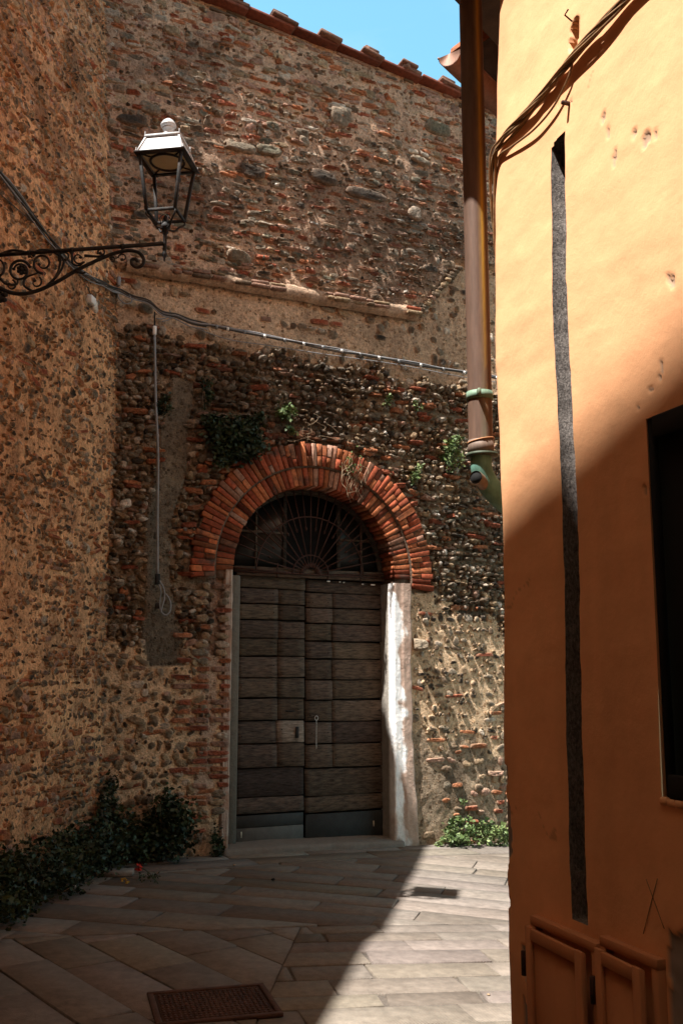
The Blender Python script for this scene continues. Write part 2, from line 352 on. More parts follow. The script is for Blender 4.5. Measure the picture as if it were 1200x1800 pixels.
def pack(mask, box4, hr, wr, dens, pal, prot, base_o, mcol, brick=.1, smear=.3, gap=.012, size_jit=.25, rotj=.12, hjit=.25, flat=(0, .6), expo=(2, 3.2)):
    u0, u1, z0, z1 = box4; st = []; z = z0
    while z < z1:
        rh = rng.uniform(*hr); u = u0 - rng.uniform(0, .2); ph = rng.uniform(0, 100)
        while u < u1:
            isb = rng.random() < brick
            w = rng.uniform(*wr) * rng.lognormal(0, size_jit); h = rh * (1 + rng.normal(0, hjit)); h = float(np.clip(h, rh * .5, rh * 1.6))
            if isb: w = rng.uniform(.10, .24); h = min(rh, rng.uniform(.045, .06))
            uc = u + w / 2; zc = z + rh / 2 + (float(N1(uc, ph, .5)) - .5) * rh * 1.6 + rng.normal(0, rh * .08)
            d = dens(uc, zc) if callable(dens) else dens
            if mask(uc, zc) and rng.random() < d:
                if isb: c = PAL[pick(dict(red=3, orange=3, rose=1.5))] * rng.uniform(.7, 1.2); ex = 7; fl = 1.
                else:
                    pp = pal(uc, zc) if callable(pal) else pal
                    c = PAL[pick(pp)] * rng.uniform(.68, 1.3); ex = rng.uniform(*expo); fl = rng.uniform(*flat)
                mc = mcol(uc, zc) if callable(mcol) else mcol
                po = prot(uc, zc) if callable(prot) else prot
                bo = base_o(uc, zc) if callable(base_o) else base_o
                st.append((uc, zc, w, h * .96, rng.normal(0, rotj) * (.3 if isb else 1), bo + rng.normal(0, .004), po * rng.uniform(.55, 1.35), ex, fl, c, mc, smear * rng.uniform(.4, 1.2)))
            u += w + gap * rng.uniform(.3, 1.8)
        z += rh * .97 + gap * .6
    return st

# ================================================================== THE DOOR WALL
wall_b = thing('stone_building', (*WP, 0), 'tall rubble stone wall of a building with a brick arched doorway', 'building')
AU, AZ = .06, 2.70                               # arch centre
R0, R1, R2 = .885, 1.075, 1.315
CORN = 5.60
def roofz(u): return 8.66 - .095 * (u + 1.43)
def lower_edge(u):                               # where the upper masonry starts
    return CORN + np.clip((np.asarray(u, float) - 1.28) * 1.6, 0, .75)
def cband(u): return 4.92 + .13 * (N2(np.asarray(u, float), 0 * np.asarray(u, float), .35, 2) - .5) * 2 - .05 * np.asarray(u, float)
def strip_cement(u, z):                          # smeared cement down the left side
    c = -1.47 + .10 * np.sin(z * 1.7) + .10 * (N1(z, z * 0, .4, 2) - .5); wd = .10 + .06 * N2(z, z * 0 + 4, .3, 2) + .05 * (z < 2.2)
    return (np.abs(u - c) < wd) & (z > 1.75) & (z < 4.55)
def zone(u, z):
    """0 upper, 1 plaster band, 2 dark cobbles, 3 beige mortar with few cobbles, 4 cement, 5 rough low plaster"""
    u = np.asarray(u, float); z = np.asarray(z, float)
    zz = np.full(np.broadcast(u, z).shape, 2)
    nb = .30 * (N3(u, z, .35, 3) - .5) + .30 * (N1(u, z, .09, 2) - .5)
    zz = np.where(z + nb < np.where(u > 0, 2.55 - .25 * (u - 1), 2.0), 3, zz)
    zz = np.where((z + .22 * (N1(u + 9, z, .10, 2) - .5) > cband(u)), 1, zz)
    zz = np.where((u > 0) & (z + nb * 1.3 < 1.05 - .25 * (u - 1.2)) , 5, zz)
    zz = np.where(strip_cement(u, z), 4, zz)
    zz = np.where(z > lower_edge(u), 0, zz)
    return zz
MC = {0: A(.50, .33, .225), 1: A(.54, .375, .25), 2: A(.27, .20, .135), 3: A(.64, .45, .285), 4: A(.165, .135, .10), 5: A(.34, .25, .17)}
MO = {0: .035, 1: -.045, 2: -.040, 3: -.005, 4: -.01, 5: -.005}
def mort_col(u, z): return MC[int(zone(u, z))]
def mort_o(u, z): return MO[int(zone(u, z))]
def in_arch(u, z, r): 
    return (np.where(z > AZ, np.hypot(u - AU, z - AZ), np.abs(u - AU)) < r)
def grime(u, z):                                 # dark lichen crust on the masonry
    g = N2(u + 3, z, .8, 4); up = np.exp(-((z - 6.25) / .55) ** 2) * np.clip((u + .6) / 1.0, 0, 1)
    up2 = np.exp(-((z - 6.9) / .5) ** 2) * .6
    mid = np.exp(-((z - 4.2) / .7) ** 2) * .55
    return np.clip((g - .52 + .26 * np.maximum(np.maximum(up, up2), mid)) * 4.5, 0, 1)
# mortar skin
m = MB()
us = np.arange(-2.7, 7.0, .02); us = np.concatenate([us[us < 2.7], np.arange(2.7, 7, .15)]); zs = np.arange(-.3, 8.9, .02)
U, Zg = np.meshgrid(us, zs, indexing='ij'); zn = zone(U, Zg)
off = np.zeros(U.shape); colr = np.zeros(U.shape + (3,))
for k in MC: off[zn == k] = MO[k]; colr[zn == k] = MC[k]
off += (N1(U, Zg, .22, 4) - .5) * np.choose(zn, [.05, .03, .05, .018, .02, .022]) + (N2(U, Zg, .05, 2) - .5) * np.choose(zn, [.014, .008, .014, .007, .01, .01])
colr *= (1 + (N3(U, Zg, .5, 4) - .5) * .7 + (N1(U, Zg, .06, 2) - .5) * .5)[..., None]
gr = grime(U, Zg) * np.isin(zn, [0, 2]); colr = colr * (1 - .60 * gr[..., None]) + A(.06, .045, .035) * .60 * gr[..., None]
# rosy lime on the left of the arch, dark damp patches low down
ro = ((np.abs(U + 1.0 + .12 * (2.6 - Zg) * .3) < .05 + .07 * N1(U, Zg, .2, 2)) & (Zg < 2.62) & (Zg > .5)); colr[ro] = colr[ro] * .35 + A(.45, .33, .27) * .65
dk = np.clip((N2(U, Zg, .4, 4) - .55) * 5, 0, 1) * (zn == 5); colr = colr * (1 - .5 * dk[..., None])
zt = roofz(U)
Zc = np.minimum(Zg, zt)
V = W(U, Zc, off)
uc_ = (U[:-1, :-1] + U[1:, 1:]) / 2; zc_ = (Zg[:-1, :-1] + Zg[1:, 1:]) / 2
keep = ~in_arch(uc_, zc_, .97) & (Zg[:-1, :-1] < zt[:-1, :-1])
m.add(V, grid_faces(len(us), len(zs), keep), np.clip(colr, .01, .8).reshape(-1, 3))
# building body behind the wall
def bodybox(mm, f, u0, u1, z0, z1, o0, o1, col):
    P = [f(u0, z0, o0), f(u1, z0, o0), f(u1, z0, o1), f(u0, z0, o1), f(u0, z1, o0), f(u1, z1, o0), f(u1, z1, o1), f(u0, z1, o1)]
    mm.add(P, BF, col)
bodybox(m, W, -2.9, -1.15, -.3, 8.35, -.6, -.12, (.2, .15, .1)); bodybox(m, W, 1.25, 7, -.3, 7.8, -.6, -.12, (.2, .15, .1)); bodybox(m, W, -1.15, 1.25, 4.1, 8.2, -.6, -.12, (.2, .15, .1))
mortar = m.build('wall', M['mortar'], wall_b, smooth=False)
# stones of the wall
ms = MB(); allst = []
def free(u, z): return (not in_arch(u, z, R2 + .03) if z > AZ - .25 else abs(u - AU) > (1.10 if u < 0 else 1.12))
def gcol(st):                                    # lay the crust over the stones
    out = []
    for s in st:
        g = float(grime(s[0], s[1])) * (1 if int(zone(s[0], s[1])) in (0, 2) else .2)
        c = s[9] * (1 - .55 * g) + A(.06, .048, .038) * .55 * g
        out.append(s[:9] + (c,) + s[10:])
    return out
topm = lambda u, z: int(zone(u, z)) == 0 and z < roofz(u) - .06
palA = lambda u, z: (dict(tan=3, rose=3, grey=2, pale=2, brown=1.2, orange=.8) if z + .6 * float(N1(u, z, .8, 2)) > 7.75 else dict(grey=3.4, brown=2.6, tan=1.6, green=1.2, dark=.9, rose=.9, pale=.7, white=.12))
allst += pack(topm, (-2.6, 2.7, 5.55, 8.7), (.035, .10), (.10, .20), .95, palA, .027, .020, MC[0], brick=.22, smear=.6, flat=(.4, 1.), expo=(2.6, 6), rotj=.06, gap=.014)
allst += pack(topm, (-2.6, 2.7, 5.55, 8.7), (.03, .05), (.04, .08), .45, palA, .045, .012, MC[0], brick=.1, smear=.5)
m1 = lambda u, z: int(zone(u, z)) == 1
allst += pack(m1, (-2.5, 2.7, 4.8, 6.4), (.05, .10), (.06, .12), .28, dict(brown=3, grey=2, tan=2, pale=1, dark=1), .03, -.05, MC[1], brick=.08, smear=.7)
m2 = lambda u, z: int(zone(u, z)) == 2 and free(u, z)
palC = dict(grey=2.4, brown=2.8, tan=3.4, dark=1.1, pale=2.2, rose=.5, white=.35, orange=.08)
allst += pack(m2, (-2.4, 2.7, 1.9, 5.1), (.036, .072), (.05, .105), .96, palC, .050, -.036, MC[2], brick=.04, smear=.25, gap=.014, flat=(0, .7), rotj=.2)
allst += pack(m2, (-2.4, 2.7, 1.9, 5.1), (.03, .05), (.03, .06), .5, palC, .045, -.036, MC[2], brick=.05, smear=.2, rotj=.3)
m3 = lambda u, z: int(zone(u, z)) == 3 and free(u, z)
allst += pack(m3, (-2.4, 2.7, 0, 2.8), (.05, .09), (.06, .12), lambda u, z: .40 if u > 0 else .8, lambda u, z: dict(brown=3, grey=3, dark=1.5, tan=2, pale=1) if u > 0 else dict(tan=3, grey=2.5, brown=2, pale=1.5, rose=1), (lambda u, z: .016 if u > .9 else .028), (lambda u, z: -.006 if u > .9 else -.014), MC[3], brick=.03, smear=.75, gap=.02, rotj=.3)
allst += pack(m3, (-2.4, 2.7, 0, 2.8), (.03, .05), (.025, .05), .34, dict(brown=3, dark=2, grey=2, tan=3), .014, -.004, MC[3], brick=.05, smear=.5, rotj=.4)
m5 = lambda u, z: int(zone(u, z)) == 5 and free(u, z)
allst += pack(m5, (.9, 2.7, -.2, 1.3), (.05, .09), (.08, .16), lambda u, z: np.clip((u - 1.25) * .8, .04, .8), dict(tan=2, orange=2, rose=2, brown=2, grey=1), .024, -.010, MC[5], brick=.25, smear=.8)
# bricks in the left jamb, toothed edge, and a few scattered round the arch
z = .42
while z < 2.55:
    for k in range(rng.integers(1, 4)):
        w = rng.uniform(.10, .22); uu = -.86 - w / 2 - k * .18
        if k == 0: uu = -.835 - w / 2
        pb = .85 if z < 1.85 else .35
        if rng.random() < pb: allst.append((uu, z, w, .052, rng.normal(0, .02), -.01, .03, 7, 1., PAL[pick(dict(red=2, orange=2, rose=1))] * rng.uniform(.6, 1.1), A(.42, .31, .25), .55))
        else: allst.append((uu, z, w * .8, .07, rng.normal(0, .1), -.01, .03, 2.6, .5, PAL[pick(dict(tan=2, grey=1, pale=1))], A(.42, .31, .25), .5))
    z += rng.uniform(.068, .085)
for k in range(28):
    a = rng.uniform(.1, PI - .1); r = R2 + rng.uniform(.03, .25)
    uu, zz_ = AU + r * math.cos(a), AZ + r * math.sin(a)
    allst.append((uu, zz_, rng.uniform(.1, .2), .055, rng.normal(0, .15), -.03, .05, 7, 1., PAL[pick(dict(red=2, orange=3))] * rng.uniform(.7, 1.1), MC[2], .2))
# single large stones of the upper wall
for px, py, w, h, c in ((595, 210, .27, .24, 'grey'), (765, 230, .34, .16, 'green'), (725, 378, .17, .17, 'pale'), (262, 195, .22, .13, 'grey'), (420, 262, .36, .13, 'grey'), (470, 268, .30, .12, 'green'), (440, 305, .30, .15, 'dark'), (565, 315, .33, .17, 'dark'), (640, 345, .5, .13, 'dark'), (735, 285, .26, .09, 'grey'), (230, 215, .3, .12, 'dark'), (300, 60, .2, .11, 'tan'), (418, 455, .28, .12, 'grey'), (160, 460, .2, .1, 'tan')):
    uu, zz_ = wpix(px, py); allst.append((uu, zz_, w, h, rng.normal(-.05, .05), .02, .06, 3.6, .9, PAL[c], MC[0], .35))
stones(ms, gcol(allst), W)
ms.build('rubble_stones', M['masonry'], wall_b)

# cornice: a course of thin bricks
mc = MB()
uu = -1.95
while uu < 1.22:
    w = rng.uniform(.08, .22)
    if rng.random() > .15:
        for lay, (dz, pr) in enumerate(((0, .05), (.047, .03))):
            c = PAL[pick(dict(rose=3, red=.6, tan=3, brown=2.5))] * rng.uniform(.6, 1.0)
            P = W(uu + w / 2, CORN + dz + rng.normal(0, .006), .015 + pr / 2 + rng.normal(0, .012)); ra = rng.normal(0, .04); rb_ = rng.normal(0, .03)
            wd3 = A(WD[0] * math.cos(ra) + WN[0] * math.sin(ra), WD[1] * math.cos(ra) + WN[1] * math.sin(ra), rb_); wd3 /= np.linalg.norm(wd3); wn3 = np.cross(A(0, 0, 1), wd3); wn3 /= np.linalg.norm(wn3); wn3 *= np.sign(np.dot(wn3[:2], WN))
            bbox(mc, P, (w * .96, pr + .075, .040 * rng.uniform(.7, 1.1)), [wd3, wn3, np.cross(wd3, wn3)], c, .010)
    uu += w
xs_ = np.arange(-1.98, 1.27, .02); pq = np.array([(-.085, -.02), (-.06, .035), (-.03, .05), (.0, .052), (.03, .045), (.06, .02), (.09, -.01)])
XX = xs_[:, None] + 0 * pq[None, :, 0]; ZZ_ = CORN + .02 + pq[None, :, 0] + .02 * (N1(XX, XX * 0, .12, 3) - .5); OO = .02 + pq[None, :, 1] + (N2(XX, pq[None, :, 0] * 3 + 0 * XX, .08, 3) - .5) * .035
mc.add(W(XX, ZZ_, OO), grid_faces(len(xs_), 7), (A(.42, .29, .20) * (.65 + .7 * N3(XX, ZZ_, .15, 3))[..., None]).reshape(-1, 3))
for k in range(16):                               # the ledge steps up towards the right
    t_ = k / 15; bbox(mc, W(1.26 + .52 * t_, CORN + .02 + .62 * t_, .03 + rng.normal(0, .008)), (rng.uniform(.06, .12), .06, rng.uniform(.035, .06)), [[*WD, 0], [*WN, 0], [0, 0, 1]], PAL[pick(dict(tan=3, rose=2, brown=2, grey=1))] * rng.uniform(.7, 1.1), .012)
mc.build('cornice', M['masonry'], wall_b)

# brick arch: two rings
def polar_brick(mm, r0, r1, a0, a1, o_back, o_front, col, b=.006):
    pts = lambda rr0, rr1, aa0, aa1, o: [W(AU + r * math.cos(a), AZ + r * math.sin(a), o) for r, a in ((rr0, aa0), (rr1, aa0), (rr1, aa1), (rr0, aa1))]
    j = lambda: rng.normal(0, .003)
    bb = b / ((r0 + r1) / 2)
    o_front += rng.normal(0, .0035)
    v = pts(r0, r1, a0, a1, o_back) + pts(r0, r1, a0, a1, o_front - b) + pts(r0 + b, r1 - b, a0 + bb, a1 - bb, o_front)
    v = np.array(v) + rng.normal(0, .0018, (12, 3))
    F = [[0, 4, 5, 1], [1, 5, 6, 2], [2, 6, 7, 3], [3, 7, 4, 0], [4, 8, 9, 5], [5, 9, 10, 6], [6, 10, 11, 7], [7, 11, 8, 4], [8, 11, 10, 9], [0, 1, 2, 3]]
    mm.add(v, np.array(F), col)
ma = MB()
def bcol(): 
    c = PAL[pick(dict(red=3.6, orange=3.4, rose=.5))]; return (c * rng.choice([.35, .6, .8, 1., 1.15], p=[.12, .26, .32, .22, .08]) * A(1.05, .92, .85)) if rng.random() > .04 else PAL['rose'] * rng.uniform(.8, 1.3)
REV = .28                                        # depth of the doorway recess
a = -.04
while a < PI + .03:
    da = rng.uniform(.053, .063)
    polar_brick(ma, R0 + rng.normal(0, .004), R1 - .008 + rng.normal(0, .005), a + .0048, a + da - .0048, -REV - .1, .004, bcol() * (1 if rng.random() > .12 else .4), .004)
    a += da
a = -.12
while a < PI + .08:
    da = rng.uniform(.042, .052)
    if rng.random() < .45:
        mid = R1 + rng.uniform(.09, .15)
        polar_brick(ma, R1 + .012, mid - .005, a + .0038, a + da - .0038, -.12, .034, bcol(), .003); polar_brick(ma, mid + .004, R2 + rng.normal(0, .01), a + .0038, a + da - .0038, -.12, .032, bcol(), .003)
    else: polar_brick(ma, R1 + .012, R2 + rng.normal(0, .014), a + .0038, a + da - .0038, -.12, .034, bcol(), .003)
    a += da
arch = ma.build('brick_arch', M['brick'], wall_b)
mm = MB()                                        # mortar bed behind the ring joints
for r0, r1, o in ((R0 + .012, R1 + .004, -.010), (R1 - .004, R2 - .012, .018)):
    an = np.linspace(-.1, PI + .1, 90); V = []
    for q in an:
        cs, sn = math.cos(q), math.sin(q)
        V += [W(AU + r0 * cs, AZ + r0 * sn, -REV - .1), W(AU + r0 * cs, AZ + r0 * sn, o), W(AU + r1 * cs, AZ + r1 * sn, o), W(AU + r1 * cs, AZ + r1 * sn, -.12)]
    F = [[i * 4 + k, i * 4 + k + 1, i * 4 + 4 + k + 1, i * 4 + 4 + k] for i in range(len(an) - 1) for k in range(3)]
    mm.add(V, np.array(F), (.15, .10, .07))
mm.build('arch_mortar', M['masonry'], wall_b)

# jambs: right one limewashed, left one rough
def jamb(u_in, u_out, z0, z1, side, colf, name, lab=None):
    mj = MB(); zs_ = np.arange(z0, z1 + .01, .02)
    prof = []                                     # from the back of the reveal round the edge and along the face
    sg = 1 if side == 'r' else -1; r = .024
    for o in np.linspace(-REV - .12, -r, 14): prof.append((0, o))
    for q in np.linspace(0, PI / 2, 7)[1:]: prof.append((r * (1 - math.cos(q)), -r + r * math.sin(q)))
    for d in np.linspace(r, abs(u_out - u_in), 16)[1:]: prof.append((d, 0))
    prof.append((abs(u_out - u_in) + .015, -.07))
    prof = np.array(prof); k = len(prof)
    PU, PZ = np.meshgrid(np.arange(k), zs_, indexing='ij')
    du = prof[:, 0][:, None] + 0 * PZ; oo = prof[:, 1][:, None] + 0 * PZ
    n = (N1(PU * .03 + 9, PZ, .12, 3) - .5) * .012; spread = (1 + .38 * np.clip((1.0 - PZ) / 1.0, 0, 1) * (side == 'r') + .18 * (N2(PZ, PZ * 0, .18, 3) - .5)) 
    dd = np.where(du > r, r + (du - r) * spread, du)
    Uj = u_in + sg * (dd - n * .6); Oj = oo + n + np.where(du > .1, .012, 0) + .01
    col = colf(Uj, PZ, oo, du)
    F = grid_faces(k, len(zs_)); 
    if side == 'r': F = F[:, ::-1]
    mj.add(W(Uj, PZ, Oj), F, np.clip(col, .01, .85).reshape(-1, 3))
    ob = mj.build(name, M['plaster'], wall_b, smooth=True); tag(ob, lab); return ob
def col_r(U_, Z_, O_, D_):
    n = N3(U_ * 1.5, Z_, .16, 4); w = np.clip((.085 + .11 * (n - .5) * 2 - D_) * 45, 0, 1)[..., None]
    lo = np.clip((.35 - Z_ + .25 * (n - .5)) * 6, 0, 1)[..., None]
    c = A(.90, .88, .84) * w + A(.46, .33, .26) * (1 - w) * (1 + .5 * (n[..., None] - .5))
    st = np.clip((N1(U_, Z_, .12, 3) - .62) * 8, 0, 1)[..., None] * (Z_ < 1.1)[..., None]
    c = c * (1 - st) + A(.78, .72, .66) * st
    c = c * (1 - lo * .35) + A(.35, .24, .16) * lo * .35
    gr_ = np.clip((-.10 - O_) * 30, 0, 1)[..., None]      # the back of the reveal is bare grey stone
    return c * (1 - gr_) + A(.30, .27, .23) * gr_
jr = jamb(.925, 1.125, -.08, 2.62, 'r', col_r, 'door_jamb', 'white limewashed plaster jamb')
def col_l(U_, Z_, O_, D_):
    n = N3(U_, Z_, .1, 3)[..., None]; w = (N1(U_ * 2, Z_, .25, 3)[..., None] > .5)
    return np.where(w, A(.40, .30, .24), A(.33, .20, .14)) * (.75 + .5 * n)
jl = jamb(-.825, -.90, 0, 2.68, 'l', col_l, 'door_jamb')
# a stone bracket block stuck out beside the jamb
uu, zz_ = wpix(735, 1133); mb_ = MB(); stones(mb_, [(uu, zz_, .14, .13, 0, -.02, .11, 5, .95, PAL['grey'] * 1.3, MC[3], .2)], W)
mb_.build('corbel_stone', M['masonry'], wall_b)

# ------------------------------------------------------------------ the door
DO = -REV                                         # door plane offset
def dpix(px, py): return wpix(px, py, DO)
U0 = wpix(414, 1250, DO)[0]; U1 = wpix(676, 1250, DO)[0]
mp = MB()                                        # stone posts at the two sides
AXW = [[*WD, 0], [*WN, 0], [0, 0, 1]]
bbox(mp, W(U0 - .065, 1.32, DO + .04), (.13, .1, 2.66), AXW, (.15, .13, .105), .012)
mp.build('door_post', M['plaster'], wall_b)
mp = MB(); bbox(mp, W(U1 + .05, 1.29, DO + .035), (.10, .1, 2.62), AXW, (.15, .13, .105), .012); mp.build('door_post', M['plaster'], wall_b)
# thin black sheet standing in for the unlit space behind
md = MB(); bodybox(md, W, -.95, 1.05, -.1, 3.75, DO - .16, DO - .15, (.01, .01, .01)); md.build('black_backdrop', M['dark'], wall_b)
edges_y = [1012, 1036, 1064, 1092, 1124, 1156, 1194, 1230, 1269, 1310, 1353, 1404, 1434]
zl = [dpix(450, y)[1] for y in edges_y]
um = dpix(535, 1250)[0]
def woodcol(): return A(.080, .058, .043) * rng.uniform(.65, 1.3) * A(1, rng.uniform(.95, 1.03), rng.uniform(.9, 1.05))
def plank(mm, u0, u1, za, zb, o, col):
    n = max(3, int((u1 - u0) / .05)); xs = np.linspace(u0 + .0015, u1 - .0015, n); tl = rng.normal(0, .0025)
    wob_b = np.cumsum(rng.normal(0, .0012, n)); wob_t = np.cumsum(rng.normal(0, .0012, n)); V = []
    jo = rng.normal(0, .004)
    for i, x in enumerate(xs):
        t_ = zb - .002 + wob_t[i] + tl * i / n; b_ = za + .011 + wob_b[i] + tl * i / n
        V += [W(x, b_, o - .03), W(x, b_, o + .008 + jo), W(x, b_ + .006, o + .014 + jo), W(x, (b_ + t_) / 2, o + .010 + jo + rng.normal(0, .0007)), W(x, t_ - .006, o + .003 + jo), W(x, t_, o - .004 + jo), W(x, t_, o - .03)]
    k = 7; F = [[i * k + j, i * k + j + 1, (i + 1) * k + j + 1, (i + 1) * k + j] for i in range(n - 1) for j in range(k - 1)]
    F = np.array(F)[:, ::-1]
    mm.add(V, [F, np.array([[0, 1, 2, 3, 4, 5, 6]]), np.array([[6, 5, 4, 3, 2, 1, 0]]) + (n - 1) * k], col)
def leaf(u0, u1, split, dz, kick):
    ml = MB()
    for i in range(len(zl) - 1):
        zb, za = zl[i] + dz, zl[i + 1] + dz
        o = DO + rng.normal(0, .002)
        if i in (0, 10, 11): plank(ml, u0, u1, za, zb, o + (.004 if i else 0), woodcol() * (.75 if i in (0, 10) else 1.15))
        else:
            plank(ml, u0, split, za, zb, o, woodcol()); c = woodcol()
            if kick == 'l' and i == 8: c = A(.21, .165, .13)
            plank(ml, split, u1, za, zb, o, c)
    # near-black backing boards: the shade in the plank gaps is their colour
    bodybox(ml, W, u0, u1, .02, zl[0], DO - .045, DO - .028, (.012, .010, .008))
    # nails
    for i in range(1, 10):
        for x in (u0 + .06, split - .04, split + .04, u1 - .06):
            if rng.random() < .7: P = W(x + rng.normal(0, .008), (zl[i] + zl[i + 1]) / 2 + dz + rng.normal(0, .02), DO + .012); box(ml, P, (.009, .006, .009), AXW, (.01, .008, .007))
    ob = ml.build('door_leaf', M['wood'], wall_b)
    mk = MB(); zt_ = zl[-1] + dz
    if kick == 'l':
        bbox(mk, W((u0 + u1) / 2, zt_ - .06, DO + .004), (u1 - u0 - .01, .02, .115), AXW, (.036, .036, .033)); bbox(mk, W((u0 + u1) / 2, (zt_ - .12 + .03) / 2, DO + .008), (u1 - u0 - .01, .02, zt_ - .15), AXW, (.098, .093, .082))
        box(mk, W(*dpix(423, 1467), DO + .02), (.012, .004, .055), AXW, (.6, .55, .42))
    else:
        bbox(mk, W((u0 + u1) / 2, (zt_ + .0) / 2, DO + .006), (u1 - u0 - .01, .02, zt_ - .01), AXW, (.028, .031, .030))
        box(mk, W(*dpix(655, 1447), DO + .019), (.012, .004, .055), AXW, (.6, .55, .42))
    mk.build('kick_plate', M['kick'], ob); return ob
sl = dpix(487, 1200)[0]; sr = dpix(583, 1200)[0]
dl = leaf(U0, um - .006, sl, .01, 'l'); dr = leaf(um + .008, U1, sr, -.012, 'r')
mk = MB(); P = W(*dpix(521, 1287), DO + .02); bbox(mk, P, (.035, .012, .11), AXW, (.02, .018, .015)); mk.build('keyhole_plate', M['iron'], dl); mk = MB(); bbox(mk, W(*dpix(509, 1250), DO + .02), (.10, .01, .014), AXW, (.02, .018, .015)); mk.build('latch', M['iron'], dl)
# chain
mch = MB(); u_c, z_c = dpix(554, 1262)
tube(mch, [W(u_c + .018 * math.cos(t), z_c + .022 * math.sin(t), DO + .03) for t in np.linspace(0, 2 * PI, 13)], .0035, 5)
for i in range(17):
    zc2 = z_c - .03 - i * .0165; q = [W(u_c + .006 * math.cos(t) * (1 if i % 2 else .2), zc2 + .011 * math.sin(t), DO + .028 + .006 * math.cos(t) * (0 if i % 2 else 1)) for t in np.linspace(0, 2 * PI, 9)]
    tube(mch, q, .0022, 4)
mch.build('chain', M['steel'], dr)
# transom and fanlight
mt = MB(); zT = dpix(545, 1012)[1]
bbox(mt, W((U0 + U1) / 2, zT + .035, DO + .005), (U1 - U0 + .1, .07, .06), AXW, (.10, .075, .055), .008)
bbox(mt, W((U0 + U1) / 2, zT - .018, DO + .045), (U1 - U0 + .06, .025, .03), AXW, (.07, .045, .03), .004)
mt.build('transom', M['wood'], wall_b)
for px in (575, 596, 603, 610, 640, 655, 663):
    pass
for px, py, w in ((577, 1022, .035), (597, 1023, .015), (604, 1024, .015), (637, 1027, .02), (655, 1028, .05)):  # white bits whose colour stands in for sun spots on the transom
    mcr = MB(); bbox(mcr, W(*wpix(px, py, DO + .06), DO + .06), (w, .02, .012), AXW, (.7, .67, .62), .003); mcr.build('sunlit_crumb', M['plaster'], wall_b)
fc_u, fc_z = wpix(545, 1010, DO + .05)
def inside(u, z, r=R0 - .015): return math.hypot(u - AU, max(0, z - AZ)) < r and abs(u - AU) < r
mg = MB()
# wooden frame and shutters of the fanlight
fan = MB(); 
def fb(u0, z0, u1, z1, t=.03, dp=.03, o=DO, col=(.04, .032, .025)):
    A0, B0 = W(u0, z0, o), W(u1, z1, o); ax = (B0 - A0); ln = np.linalg.norm(ax); ax = ax / ln; nn = A(*WN, 0); sd = np.cross(ax, nn)
    bbox(fan, (A0 + B0) / 2, (ln, dp, t), [ax, nn, sd], col, .003)
an = np.linspace(0, PI, 40)
fo = []
for k in range(39):
    for r in (R0 + .02, R0 - .045):
        pass
V = []
for q in an:
    for r, o in ((R0 + .03, DO + .01), (R0 - .05, DO + .01), (R0 - .05, DO - .03), (R0 + .03, DO - .03)): V.append(W(AU + r * math.cos(q), AZ + r * math.sin(q), o))
fan.add(V, np.array([[i * 4 + k, i * 4 + (k + 1) % 4, i * 4 + 4 + (k + 1) % 4, i * 4 + 4 + k] for i in range(39) for k in range(4)]), (.05, .04, .03))
uv1, uv2 = dpix(500, 930)[0], dpix(594, 930)[0]; uq1, uq2 = dpix(450, 950)[0], dpix(634, 950)[0]
top = lambda u: AZ + math.sqrt(max(0, (R0 - .05) ** 2 - (u - AU) ** 2))
zb_ = zT + .07
for u in (uv1, uv2): fb(u, zb_, u, top(u), .04)
for u in (uq1, uq2): fb(u, zb_, u, top(u), .022, .02, col=(.09, .07, .05))
zr = dpix(460, 935)[1]; fb(AU - math.sqrt((R0 - .05) ** 2 - (zr - AZ) ** 2), zr, uv1, zr, .025, .022, col=(.09, .068, .05))
fb(uv2, zr - .03, AU + math.sqrt((R0 - .05) ** 2 - (zr - AZ) ** 2), zr - .03, .025, .022, col=(.09, .068, .05))
ft = fan.build('fanlight_frame', M['wood'], wall_b)
for (a0, a1) in ((-.82, uv1), (uv2, .93)):
    mpn = MB(); xs = np.linspace(max(a0, AU - R0 + .05), min(a1, AU + R0 - .05), 12); V = []
    for x in xs: V += [W(x, zb_, DO - .012), W(x, top(x) + .01, DO - .012), W(x, top(x) + .01, DO - .02), W(x, zb_, DO - .02)]
    F = [[i * 4 + k, i * 4 + (k + 1) % 4, i * 4 + 4 + (k + 1) % 4, i * 4 + 4 + k] for i in range(11) for k in range(4)]
    mpn.add(V, np.array(F)[:, ::-1]); mpn.build('pane', M['pane'], ft)
# iron grille
GO = DO + .06
def gbar(a, r0, r1, w=.007, spear=False):
    P0_, P1_ = (fc_u + r0 * math.cos(a), fc_z + r0 * math.sin(a)), (fc_u + r1 * math.cos(a), fc_z + r1 * math.sin(a))
    tube(mg, [W(*P0_, GO), W(*P1_, GO)], w, 6)
    if spear: tube(mg, [W(fc_u + (r0 + d) * math.cos(a), fc_z + (r0 + d) * math.sin(a), GO) for d in (-.05, -.02, 0)], [.001, .014, .006], 6)
def reach(a):
    r = .1
    while inside(fc_u + r * math.cos(a), max(fc_z + r * math.sin(a), 0)) and r < 1.5: r += .01
    return r
for k in range(15):
    a = PI * (k + .5) / 15 if False else PI * k / 14
    a = min(max(a, .04), PI - .04); gbar(a, .10 if k % 1 == 0 else .3, reach(a), .0075)
    tube(mg, [W(fc_u + d * math.cos(a), fc_z + d * math.sin(a), GO) for d in (.06, .10, .13)], [.001, .015, .007], 6)
for k in range(14):
    a = PI * (k + .5) / 14
    if abs(a - PI / 2) < 1.25: gbar(a, .50, reach(a), .007, True)
for rr in (.20, .60):
    tube(mg, [W(fc_u + rr * math.cos(t), fc_z + rr * math.sin(t) * (1.0), GO + .008) for t in np.linspace(.03, PI - .03, 40)], .008, 6)
